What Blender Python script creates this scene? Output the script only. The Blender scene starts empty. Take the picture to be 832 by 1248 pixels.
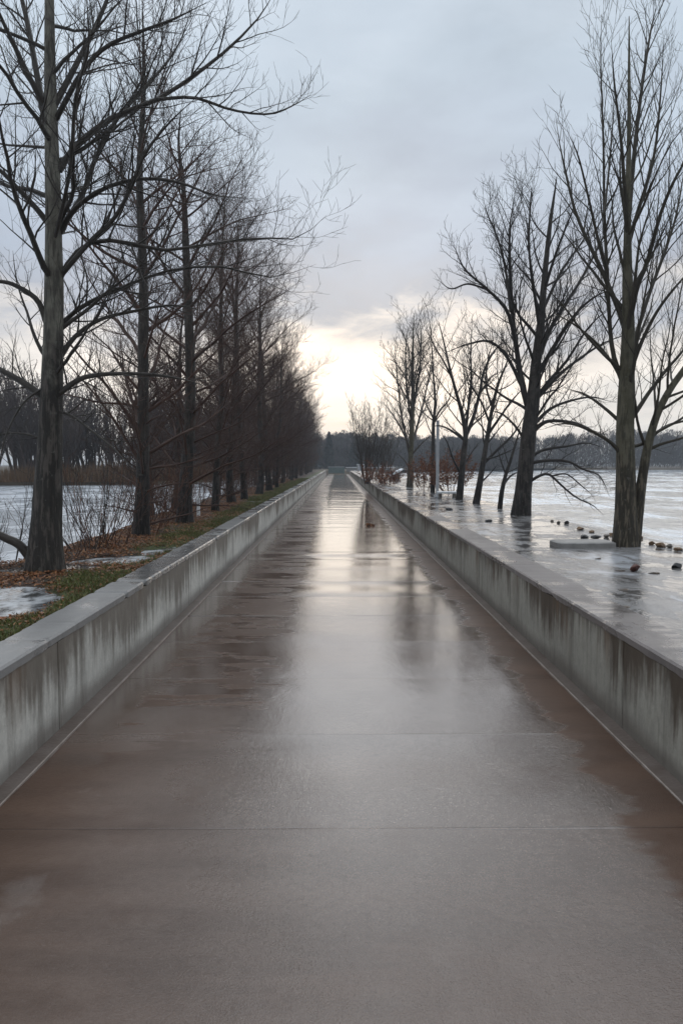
import bpy, math, random
import numpy as np
from mathutils import Matrix, Vector, Euler

SC = bpy.context.scene
COL = SC.collection
R = math.radians

# ------------------------------------------------------------------ camera
F, CX, CY, HC = 950.0, 416.0, 624.0, 1.65
PITCH, YAW = math.atan(59 / F), math.atan(5 / F)
cam_d = bpy.data.cameras.new('camera')
cam = bpy.data.objects.new('camera', cam_d)
COL.objects.link(cam)
cam.location = (0, 0, HC)
cam.rotation_euler = (math.pi / 2 - PITCH, 0, -YAW)
cam_d.sensor_fit = 'VERTICAL'
cam_d.sensor_height = 36
cam_d.lens = 36 * F / 1248
cam_d.clip_start = 0.05
cam_d.clip_end = 3000
SC.camera = cam
CM = np.array(Euler(cam.rotation_euler).to_matrix())


def ray(px, py):
    return CM @ np.array([(px - CX) / F, (CY - py) / F, -1.0])


def at_depth(px, py, Y):
    """world point at distance Y along the path that the photograph shows at (px, py)"""
    d = ray(px, py)
    return np.array([0, 0, HC]) + d * (Y / d[1])


def on_plane(px, py, z):
    d = ray(px, py)
    return np.array([0, 0, HC]) + d * ((z - HC) / d[2])


# ------------------------------------------------------------------ noise
def _h(i, j, s):
    n = (i * 374761393 + j * 668265263 + s * 974711) & 0x7fffffff
    n = ((n ^ (n >> 13)) * 1274126177) & 0x7fffffff
    return ((n ^ (n >> 16)) & 0xffff) / 65535.0


def vnoise(x, y, s=0):
    x = np.asarray(x, float); y = np.asarray(y, float)
    xi = np.floor(x).astype(np.int64); yi = np.floor(y).astype(np.int64)
    u = x - xi; v = y - yi
    u = u * u * (3 - 2 * u); v = v * v * (3 - 2 * v)
    a = _h(xi, yi, s); b = _h(xi + 1, yi, s); c = _h(xi, yi + 1, s); d = _h(xi + 1, yi + 1, s)
    return (a * (1 - u) + b * u) * (1 - v) + (c * (1 - u) + d * u) * v


def fbm(x, y, s=0, o=4):
    t = 0; a = .5
    for k in range(o):
        t = t + a * vnoise(x * 2 ** k, y * 2 ** k, s + k * 17); a *= .5
    return t / (1 - .5 ** o)


def sstep(a, b, x):
    t = np.clip((x - a) / (b - a), 0, 1)
    return t * t * (3 - 2 * t)


# ------------------------------------------------------------------ objects
def props(o, label=None, cat=None, group=None, kind=None):
    if label: o['label'] = label
    if cat: o['category'] = cat
    if group: o['group'] = group
    if kind: o['kind'] = kind
    return o


def empty(name, loc=(0, 0, 0), rz=0.0, label=None, cat=None, group=None):
    o = bpy.data.objects.new(name, None)
    COL.objects.link(o)
    o.location = loc
    o.rotation_euler = (0, 0, rz)
    o.empty_display_size = .2
    return props(o, label, cat, group)


def mesh(name, V, faces, mat, smooth=False):
    """faces: list of int arrays, each (n, k)"""
    V = np.asarray(V, np.float32)
    faces = [np.asarray(f, np.int32) for f in faces if len(f)]
    me = bpy.data.meshes.new(name)
    me.vertices.add(len(V))
    me.vertices.foreach_set('co', V.ravel())
    nl = sum(f.size for f in faces)
    npoly = sum(len(f) for f in faces)
    me.loops.add(nl)
    me.loops.foreach_set('vertex_index', np.concatenate([f.ravel() for f in faces]))
    me.polygons.add(npoly)
    tot = np.concatenate([np.full(len(f), f.shape[1], np.int32) for f in faces])
    st = np.concatenate([[0], np.cumsum(tot)[:-1]]).astype(np.int32)
    me.polygons.foreach_set('loop_start', st)
    me.polygons.foreach_set('use_smooth', np.full(npoly, smooth, bool))
    me.update(calc_edges=True)
    if mat: me.materials.append(mat)
    return me


def obj(name, me, parent=None):
    o = bpy.data.objects.new(name, me)
    COL.objects.link(o)
    if parent: o.parent = parent
    return o


def box(c, s, bev=0.0):
    """axis box (8 verts, or 24 with chamfered edges); returns V, [quads, tris]"""
    c = np.array(c, float); h = np.array(s, float) / 2
    if bev <= 0:
        V = np.array([[x, y, z] for x in (-1, 1) for y in (-1, 1) for z in (-1, 1)]) * h + c
        Q = [[0, 1, 3, 2], [4, 6, 7, 5], [0, 4, 5, 1], [2, 3, 7, 6], [0, 2, 6, 4], [1, 5, 7, 3]]
        return V, np.array(Q), np.zeros((0, 3), int)
    V = []; idx = {}
    for x in (-1, 1):
        for y in (-1, 1):
            for z in (-1, 1):
                for a in range(3):
                    p = np.array([x, y, z]) * (h - bev)
                    p[a] = (x, y, z)[a] * h[a]
                    idx[(x, y, z, a)] = len(V); V.append(p + c)
    Q = []; T = []
    for a in range(3):
        b, d = (a + 1) % 3, (a + 2) % 3
        for s_ in (-1, 1):
            q = []
            for (u, v) in ((-1, -1), (1, -1), (1, 1), (-1, 1)):
                k = [0, 0, 0]; k[a] = s_; k[b] = u; k[d] = v
                q.append(idx[(*k, a)])
            Q.append(q if s_ > 0 else q[::-1])
        for u in (-1, 1):
            for v in (-1, 1):
                k0 = [0, 0, 0]; k0[b] = u; k0[d] = v
                k1 = k0[:]; k0[a] = -1; k1[a] = 1
                q = [idx[(*k0, b)], idx[(*k1, b)], idx[(*k1, d)], idx[(*k0, d)]]
                Q.append(q if u * v < 0 else q[::-1])
    for x in (-1, 1):
        for y in (-1, 1):
            for z in (-1, 1):
                t = [idx[(x, y, z, a)] for a in range(3)]
                T.append(t if x * y * z > 0 else t[::-1])
    return np.array(V), np.array(Q), np.array(T)


def join(parts):
    V = []; Q = []; T = []; n = 0
    for v, q, t in parts:
        V.append(v)
        if len(q): Q.append(np.asarray(q) + n)
        if len(t): T.append(np.asarray(t) + n)
        n += len(v)
    return (np.concatenate(V), np.concatenate(Q) if Q else np.zeros((0, 4), int),
            np.concatenate(T) if T else np.zeros((0, 3), int))


def grid(xs, ys, zf):
    X, Y = np.meshgrid(xs, ys)
    Z = zf(X, Y)
    V = np.stack([X, Y, Z], -1).reshape(-1, 3)
    nx, ny = len(xs), len(ys)
    i = np.arange(nx - 1)[None, :] + nx * np.arange(ny - 1)[:, None]
    Qd = np.stack([i, i + 1, i + 1 + nx, i + nx], -1).reshape(-1, 4)
    return V, Qd


def tubes(pts, rad, sides, phase=None, closed=False):
    """pts (B,n,3), rad (B,n) -> V, quads"""
    B, n, _ = pts.shape
    t = np.empty_like(pts)
    t[:, 1:-1] = pts[:, 2:] - pts[:, :-2]
    t[:, 0] = pts[:, 1] - pts[:, 0]
    t[:, -1] = pts[:, -1] - pts[:, -2]
    t /= np.linalg.norm(t, axis=2, keepdims=True) + 1e-9
    main = pts[:, -1] - pts[:, 0]
    main /= np.linalg.norm(main, axis=1, keepdims=True) + 1e-9
    ref = np.where(np.abs(main[:, :1]) < .6, np.array([[1., 0, 0]]), np.array([[0, 1., 0]]))
    u = np.cross(t, ref[:, None, :])
    u /= np.linalg.norm(u, axis=2, keepdims=True) + 1e-9
    v = np.cross(t, u)
    a = np.arange(sides) / sides * 2 * math.pi
    ring = (u[:, :, None, :] * np.cos(a)[None, None, :, None] + v[:, :, None, :] * np.sin(a)[None, None, :, None])
    V = pts[:, :, None, :] + ring * rad[:, :, None, None]
    idx = np.arange(B * n * sides).reshape(B, n, sides)
    q = np.stack([idx[:, :-1], np.roll(idx, -1, 2)[:, :-1], np.roll(idx, -1, 2)[:, 1:], idx[:, 1:]], -1)
    return V.reshape(-1, 3), q.reshape(-1, 4)


# ------------------------------------------------------------------ node helpers
class NT:
    def __init__(self, tree):
        self.t = tree; self.n = tree.nodes; self.l = tree.links
        self.n.clear()

    def new(self, kind, **kw):
        nd = self.n.new(kind)
        for k, v in kw.items():
            if k.startswith('_'): continue
            setattr(nd, k, v)
        return nd

    def put(self, sock, v):
        if v is None: return
        if hasattr(v, 'is_output'): self.l.new(v, sock)
        else:
            if isinstance(v, (tuple, list)) and len(v) == 3 and sock.type == 'RGBA': v = (*v, 1)
            sock.default_value = v

    def math(self, op, a, b=None, c=None, clamp=False):
        nd = self.new('ShaderNodeMath', operation=op, use_clamp=clamp)
        self.put(nd.inputs[0], a); self.put(nd.inputs[1], b)
        if c is not None: self.put(nd.inputs[2], c)
        return nd.outputs[0]

    def pos(self, kind='world'):
        if kind == 'world': return self.new('ShaderNodeNewGeometry').outputs['Position']
        return self.new('ShaderNodeTexCoord').outputs[{'object': 'Object', 'gen': 'Generated'}[kind]]

    def scale(self, vec, s, off=(0, 0, 0)):
        nd = self.new('ShaderNodeMapping')
        self.put(nd.inputs['Vector'], vec); nd.inputs['Scale'].default_value = s
        nd.inputs['Location'].default_value = off
        return nd.outputs[0]

    def noise(self, vec, s=1.0, det=4.0, rough=.55, dist=0.0, out=0):
        nd = self.new('ShaderNodeTexNoise')
        self.put(nd.inputs['Vector'], vec); nd.inputs['Scale'].default_value = s
        nd.inputs['Detail'].default_value = det; nd.inputs['Roughness'].default_value = rough
        nd.inputs['Distortion'].default_value = dist
        return nd.outputs[out]

    def voro(self, vec, s=1.0, feature='F1', rnd=1.0):
        nd = self.new('ShaderNodeTexVoronoi', feature=feature)
        self.put(nd.inputs['Vector'], vec); nd.inputs['Scale'].default_value = s
        nd.inputs['Randomness'].default_value = rnd
        return nd.outputs[0]

    def sm(self, x, a, b, lo=0.0, hi=1.0):
        nd = self.new('ShaderNodeMapRange', interpolation_type='SMOOTHSTEP')
        self.put(nd.inputs[0], x)
        nd.inputs[1].default_value = a; nd.inputs[2].default_value = b
        nd.inputs[3].default_value = lo; nd.inputs[4].default_value = hi
        return nd.outputs[0]

    def mix(self, f, a, b, blend='MIX'):
        nd = self.new('ShaderNodeMix', data_type='RGBA', blend_type=blend)
        self.put(nd.inputs[0], f); self.put(nd.inputs[6], a); self.put(nd.inputs[7], b)
        return nd.outputs[2]

    def ramp(self, f, stops):
        nd = self.new('ShaderNodeValToRGB')
        e = nd.color_ramp.elements
        while len(e) < len(stops): e.new(.5)
        for k, (p, c) in enumerate(stops):
            e[k].position = p
            e[k].color = (*c, 1) if len(c) == 3 else c
        self.put(nd.inputs[0], f)
        return nd.outputs[0]

    def xyz(self, vec):
        nd = self.new('ShaderNodeSeparateXYZ'); self.put(nd.inputs[0], vec)
        return nd.outputs

    def bump(self, h, dist, strength=1.0, normal=None):
        nd = self.new('ShaderNodeBump')
        self.put(nd.inputs['Height'], h); nd.inputs['Distance'].default_value = dist
        self.put(nd.inputs['Strength'], strength)
        if normal is not None: self.put(nd.inputs['Normal'], normal)
        return nd.outputs[0]

    def bsdf(self, col, rough=.7, normal=None, ior=1.45, spec=.5, **kw):
        nd = self.new('ShaderNodeBsdfPrincipled')
        self.put(nd.inputs['Base Color'], col); self.put(nd.inputs['Roughness'], rough)
        self.put(nd.inputs['IOR'], ior); self.put(nd.inputs['Specular IOR Level'], spec)
        if normal is not None: self.put(nd.inputs['Normal'], normal)
        for k, v in kw.items(): self.put(nd.inputs[k.replace('_', ' ')], v)
        o = self.new('ShaderNodeOutputMaterial')
        self.l.new(nd.outputs[0], o.inputs[0])
        return nd


def mat(name):
    m = bpy.data.materials.new(name)
    m.use_nodes = True
    return m, NT(m.node_tree)


# ------------------------------------------------------------------ materials
def m_path():
    m, N = mat('wet_concrete_path')
    P = N.pos()
    big = N.noise(N.scale(P, (.55, .35, 1)), 1.0, 4, .6)
    mid = N.noise(N.scale(P, (1, .7, 1)), 3.2, 5, .6)
    fine = N.noise(P, 90, 3, .6)
    col = N.mix(N.sm(mid, .35, .7), (.070, .050, .040), (.100, .077, .064))
    col = N.mix(N.sm(big, .52, .72), col, (.064, .043, .034))
    col = N.mix(N.math('MULTIPLY', N.sm(fine, .58, .72), .5), col, (.22, .19, .17))
    # silt washed to the sides of the path
    x = N.xyz(P)[0]
    side = N.sm(N.math('ADD', N.math('ABSOLUTE', x), N.math('MULTIPLY', mid, .5)), 1.45, 1.95)
    col = N.mix(N.math('MULTIPLY', side, .6), col, (.085, .055, .042))
    blot = N.sm(N.noise(N.scale(P, (1, .8, 1), (2.2, 6.1, 0)), 2.3, 4, .6), .54, .64)
    col = N.mix(N.math('MULTIPLY', blot, .6), col, (.055, .031, .020))
    # standing film of water along the crown of the path; ragged bare damp slab at its sides; brown left patches also paint in the trees' dark reflection
    y = N.xyz(P)[1]
    rag = N.noise(N.scale(P, (.7, 2.6, 1), (3.1, 1.7, 0)), 1.0, 5, .62)
    rag2 = N.noise(N.scale(P, (1, .8, 1), (9.1, 4.7, 0)), 1.5, 4, .6)
    jit = N.math('ADD', N.math('MULTIPLY', N.math('SUBTRACT', rag, .5), 1.5), N.math('MULTIPLY', N.math('SUBTRACT', rag2, .5), .7))
    right = N.sm(N.math('ADD', x, N.math('MULTIPLY', jit, .45)), 1.42, 1.30)
    teeth = N.noise(N.scale(P, (.5, 7, 1), (1.1, 2.7, 0)), 1.0, 4, .6)
    jit2 = N.math('ADD', jit, N.math('MULTIPLY', N.math('SUBTRACT', teeth, .5), .9))
    lfar = N.sm(N.math('ADD', x, N.math('MULTIPLY', jit2, .80)), -.66, -.54)
    lnear = N.sm(N.math('ADD', x, N.math('MULTIPLY', jit, .55)), -1.5, .15)
    yf = N.sm(y, 3.9, 5.6)
    left = N.math('ADD', N.math('MULTIPLY', lfar, yf), N.math('MULTIPLY', lnear, N.math('SUBTRACT', 1.0, yf)))
    bands = N.math('MULTIPLY', N.sm(N.math('ADD', N.math('MULTIPLY', rag, .7), N.math('MULTIPLY', teeth, .3)), .495, .525), yf)
    left = N.math('MAXIMUM', left, N.math('MULTIPLY', bands, .85))
    left = N.math('MAXIMUM', left, N.math('MULTIPLY', N.sm(N.math('ADD', x, N.math('MULTIPLY', jit, .3)), -1.32, -1.42), yf))
    wet = N.math('MULTIPLY', right, left)
    spots = N.math('MULTIPLY', N.sm(rag2, .58, .66), N.sm(N.math('ABSOLUTE', x), 1.45, 1.2))
    wet = N.math('MAXIMUM', wet, N.math('MULTIPLY', spots, .5))
    wet = N.math('MULTIPLY', wet, N.sm(y, 2.0, 5.0, .30, 1.0))   # the film thins out towards the near slabs
    peb = N.noise(P, 105, 4, .7)
    peb2 = N.noise(P, 24, 4, .65)
    wet = N.math('MULTIPLY', wet, N.sm(peb, .34, .50, .80, 1.0))
    col = N.mix(N.math('MULTIPLY', N.sm(peb, .42, .62), .55), col, N.mix(1.0, col, (1.75, 1.68, 1.62), 'MULTIPLY'))
    col = N.mix(N.math('MULTIPLY', N.sm(peb2, .52, .38), .55), col, N.mix(1.0, col, (.50, .46, .43), 'MULTIPLY'))
    col = N.mix(N.math('MULTIPLY', N.math('SUBTRACT', 1.0, wet), .75), col, N.mix(N.sm(rag, .35, .65), (.054, .027, .015), (.094, .051, .031)))  # brown of the damp slab, doubling on the left as painted tree reflection
    ly = N.math('SUBTRACT', N.math('MODULO', N.math('ADD', y, 37.93550), 1.235), .6175)
    line = N.math('MULTIPLY', N.math('MULTIPLY', N.sm(N.math('ABSOLUTE', ly), .006, .002), N.sm(rag2, .3, .62, .10, .42)), N.sm(y, 2.6, 3.0))
    col = N.mix(N.math('MULTIPLY', line, .75), col, (.035, .028, .024))
    wet = N.math('MULTIPLY', wet, N.math('SUBTRACT', 1.0, line))
    rough = N.math('ADD', N.math('MULTIPLY', N.math('SUBTRACT', 1.0, wet), .32), .05)
    rip = N.noise(N.scale(P, (1, .8, 1)), 38, 3, .5)
    rip2 = N.noise(N.scale(P, (1, .6, 1)), 9, 3, .5)
    grain = N.noise(P, 150, 2, .5)
    b = N.bump(rip2, .0010, 1.0)
    thin = N.sm(y, 6.0, 3.2)      # where the film is thin the slab's own texture stands proud
    b = N.bump(rip, .0012, N.math('ADD', .55, N.math('MULTIPLY', thin, .45)), b)
    b = N.bump(grain, .0016, N.math('ADD', N.math('ADD', N.math('MULTIPLY', N.math('SUBTRACT', 1.0, wet), .35), .15), N.math('MULTIPLY', thin, .5)), b)
    b = N.bump(peb, .0016, N.math('MULTIPLY', thin, .7), b)
    N.bsdf(col, rough, b, ior=2.0, spec=N.math('ADD', .10, N.math('MULTIPLY', wet, .90)))
    return m


def m_concrete(name, seed, stain=1.0, base=(.36, .37, .355), dark=(.13, .12, .10)):
    m, N = mat(name)
    P = N.pos()
    z = N.xyz(P)[2]
    o = (seed * 3.7, seed * 1.9, 0)
    big = N.noise(N.scale(P, (1, .5, 1.2), o), 1.1, 5, .6)
    spk = N.noise(P, 60, 4, .65)
    streak = N.noise(N.scale(P, (1, 5.5, .45), o), 1.6, 4, .6)
    streak2 = N.noise(N.scale(P, (1, 22, .7), o), 1.2, 3, .6)
    where = N.noise(N.scale(P, (1, .42, 0), o), 1.0, 3, .5)
    top = N.sm(z, .12, .56)
    base_band = N.sm(N.math('ADD', z, N.math('MULTIPLY', big, -.16)), .10, -.04)
    col = N.mix(N.sm(big, .3, .7), base, tuple(c * .74 for c in base))
    col = N.mix(N.math('MULTIPLY', N.sm(streak2, .45, .75), .42), col, tuple(c * .58 for c in base))
    col = N.mix(N.math('MULTIPLY', N.sm(spk, .5, .75), .35), col, tuple(min(1, c * 1.25) for c in base))
    # run-off stains falling from the coping, of ragged length
    grit = N.noise(N.scale(P, (1, 1, .6)), 16, 5, .7)
    col = N.mix(N.math('MULTIPLY', N.sm(grit, .42, .66), .45), col, tuple(c * .55 for c in base))
    ln = N.math('MULTIPLY', N.math('SUBTRACT', where, .43), 1.9)
    ln = N.math('ADD', ln, N.math('MULTIPLY', N.math('SUBTRACT', streak, .5), .85))
    ln = N.math('ADD', ln, N.math('MULTIPLY', N.math('SUBTRACT', streak2, .5), .30))
    ln = N.math('ADD', ln, N.math('MULTIPLY', N.math('SUBTRACT', grit, .5), .22))
    k = N.sm(N.math('SUBTRACT', ln, N.math('SUBTRACT', .56, z)), -.22, .10)
    col = N.mix(N.math('MULTIPLY', k, .90 * stain), col, dark)
    wash = N.sm(N.noise(N.scale(P, (1, 2.2, .25), (o[1], 3, 0)), 1.7, 5, .65), .50, .66)
    col = N.mix(N.math('MULTIPLY', wash, .40), col, tuple(c * .5 for c in dark))
    rust = N.sm(N.noise(N.scale(P, (1, 3, .5), (5 + seed, 2, 0)), 1.3, 3), .56, .7)
    col = N.mix(N.math('MULTIPLY', N.math('MULTIPLY', rust, top), .7 * stain), col, (.125, .078, .045))
    col = N.mix(N.math('MULTIPLY', base_band, .7), col, (.12, .10, .085))
    pit = N.sm(N.voro(P, 26), .02, .10)
    col = N.mix(N.math('MULTIPLY', N.math('SUBTRACT', 1.0, pit), .6), col, dark)
    b = N.bump(pit, .002, .5)
    b = N.bump(spk, .002, .6, b)
    b = N.bump(N.noise(N.scale(P, (1, .2, 7)), 2.0, 2), .004, .5, b)
    N.bsdf(col, N.math('ADD', .5, N.math('MULTIPLY', big, .2)), b, spec=.35)
    return m


def m_coping(name, seed, tint):
    m, N = mat(name)
    P = N.pos()
    o = (seed * 2.3, seed * 5.1, 0)
    big = N.noise(N.scale(P, (1.2, .6, 1), o), 1.2, 5, .6)
    fine = N.noise(P, 70, 4, .65)
    wet = N.noise(N.scale(P, (1.6, .8, 1), o), .9, 5, .6)
    w = N.sm(wet, .44, .56)
    col = N.mix(N.sm(big, .35, .7), tint, tuple(c * .6 for c in tint))
    col = N.mix(N.math('MULTIPLY', N.sm(fine, .5, .75), .3), col, tuple(c * 1.4 for c in tint))
    col = N.mix(N.math('MULTIPLY', w, .55), col, tuple(c * .42 for c in tint))
    rough = N.math('SUBTRACT', .42, N.math('MULTIPLY', w, .26))
    b = N.bump(fine, .0018, N.math('SUBTRACT', .8, N.math('MULTIPLY', w, .6)))
    b = N.bump(N.noise(P, 7, 3), .004, .4, b)
    N.bsdf(col, rough, b, ior=1.38)
    return m


def m_bark(name, lo, hi, old, old_h=2.0, scale=1.0):
    m, N = mat(name)
    P = N.pos('object')
    z = N.xyz(P)[2]
    pl = N.noise(N.scale(P, (1, 1, .13)), 24 * scale, 6, .68)
    patch = N.noise(N.scale(P, (1, 1, .6)), 7 * scale, 4, .6)
    col = N.mix(N.sm(patch, .38, .66), lo, hi)
    col = N.mix(N.math('MULTIPLY', N.sm(pl, .49, .59), .65), col, tuple(c * .32 for c in lo))
    # furrowed old bark low on the trunk, in ragged tongues
    oldm = N.sm(N.math('ADD', z, N.math('MULTIPLY', N.math('SUBTRACT', patch, .5), 2.6)), old_h, old_h - .7)
    ocol = N.mix(N.sm(pl, .41, .50), tuple(c * 4.2 for c in old), old)
    col = N.mix(N.math('MULTIPLY', oldm, .9), col, ocol)
    lich = N.sm(N.noise(P, 16 * scale, 3, .6), .62, .70)
    col = N.mix(N.math('MULTIPLY', lich, .35), col, (.17, .17, .145))
    b = N.bump(pl, .035, 1.0)
    b = N.bump(N.noise(N.scale(P, (1, 1, .4)), 70 * scale, 3), .006, .6, b)
    N.bsdf(col, .62, b, spec=.35)
    return m


def m_twig(name, a, b_):
    m, N = mat(name)
    P = N.pos('object')
    n = N.noise(P, 3.0, 3, .6)
    oi = N.new('ShaderNodeObjectInfo').outputs['Random']
    col = N.mix(N.sm(n, .35, .65), a, b_)
    col = N.mix(N.math('MULTIPLY', oi, .35), col, tuple(c * .7 for c in a))
    N.bsdf(col, .55, N.bump(N.noise(P, 60, 2), .004, .5), spec=.3)
    return m


def m_ice():
    m, N = mat('wet_ice_ground')
    P = N.pos()
    big = N.noise(N.scale(P, (1, .45, 1)), .9, 6, .62, .4)
    mid = N.noise(N.scale(P, (1, .55, 1), (3, 8, 0)), 2.6, 6, .62, .5)
    fine = N.noise(P, 28, 4, .6)
    k = N.math('ADD', N.math('MULTIPLY', big, .55), N.math('MULTIPLY', mid, .55))
    snow = N.sm(k, .60, .68)
    pool = N.sm(N.math('ADD', k, N.math('MULTIPLY', N.math('SUBTRACT', fine, .5), .06)), .545, .505)
    grit = N.noise(P, 55, 3, .6)
    col = N.mix(N.sm(mid, .35, .65), (.115, .110, .108), (.20, .198, .20))
    col = N.mix(N.math('MULTIPLY', N.sm(grit, .5, .68), .5), col, (.30, .29, .28))
    col = N.mix(N.math('MULTIPLY', snow, .7), col, (.44, .46, .49))
    col = N.mix(N.math('MULTIPLY', pool, .75), col, (.070, .066, .064))
    dirt = N.sm(N.noise(N.scale(P, (1, .6, 1)), 5.5, 5, .7), .55, .68)
    col = N.mix(N.math('MULTIPLY', dirt, .6), col, (.085, .065, .052))
    rough = N.math('SUBTRACT', .27, N.math('MULTIPLY', pool, .22))
    b = N.bump(k, .03, .35)
    b = N.bump(N.noise(N.scale(P, (1, .7, 1)), 9, 4, .6), .007, N.math('SUBTRACT', .9, N.math('MULTIPLY', pool, .6)), b)
    b = N.bump(fine, .002, .5, b)
    N.bsdf(col, rough, b, ior=1.34)
    return m


def m_river(name, pale, deep, amt, streak=(1, .4, 1), rough0=.10, wave=.03):
    m, N = mat(name)
    P = N.pos()
    a = N.noise(N.scale(P, streak), .35, 6, .62, .6)
    c = N.noise(N.scale(P, streak, (7, 3, 0)), 1.5, 6, .65, .4)
    k = N.math('ADD', N.math('MULTIPLY', a, .6), N.math('MULTIPLY', c, .45))
    fo = N.sm(k, .48, .62)
    col = N.mix(N.math('MULTIPLY', fo, amt), deep, pale)
    rough = N.math('ADD', rough0, N.math('MULTIPLY', fo, .25 * amt))
    b = N.bump(N.noise(N.scale(P, (1, .8, 1)), 1.6, 4, .6), wave, .5)
    b = N.bump(N.noise(N.scale(P, (1, .7, 1)), 8, 3, .6), wave * .25, .5, b)
    b = N.bump(k, wave, .5 * amt, b)
    N.bsdf(col, rough, b, ior=1.333)
    return m


def m_soil():
    m, N = mat('leaf_litter_ground')
    P = N.pos()
    big = N.noise(N.scale(P, (1, .6, 1)), 1.3, 5, .6)
    fine = N.noise(P, 30, 5, .7)
    cell = N.voro(P, 38)
    x = N.xyz(P)[0]
    g = N.sm(N.math('ADD', x, N.math('MULTIPLY', N.math('SUBTRACT', big, .5), 1.7)), -3.0, -2.5)
    lit = N.mix(N.sm(cell, .1, .6), (.105, .043, .020), (.045, .024, .015))
    lit = N.mix(N.sm(fine, .45, .6), lit, (.028, .020, .014))
    gr = N.mix(N.sm(fine, .4, .65), (.072, .094, .024), (.044, .042, .018))
    col = N.mix(g, lit, gr)
    N.bsdf(col, .6, N.bump(fine, .03, .9), spec=.35)
    return m


def m_plain(name, a, b_, sc=8.0, rough=.6, bump=.004, spec=.4, obj_=True, ior=1.45):
    m, N = mat(name)
    P = N.pos('object' if obj_ else 'world')
    n = N.noise(P, sc, 5, .6)
    f = N.noise(P, sc * 9, 3, .6)
    col = N.mix(N.sm(n, .35, .68), a, b_)
    col = N.mix(N.math('MULTIPLY', N.sm(f, .55, .75), .35), col, tuple(c * .55 for c in a))
    N.bsdf(col, rough, N.bump(f, bump, .7), spec=spec, ior=ior)
    return m


def m_leaf(name, stops, rough=.5):
    m, N = mat(name)
    g = N.new('ShaderNodeNewGeometry').outputs['Random Per Island']
    N.bsdf(N.ramp(g, stops), rough, spec=.35)
    return m


def m_mass(name, a, b_):
    m, N = mat(name)
    g = N.new('ShaderNodeNewGeometry').outputs['Random Per Island']
    n = N.noise(N.pos(), .15, 3)
    col = N.mix(N.sm(n, .35, .65), a, b_)
    col = N.mix(N.math('MULTIPLY', g, .5), col, tuple(c * .5 for c in a))
    N.bsdf(col, .8, spec=.2)
    return m


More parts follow.
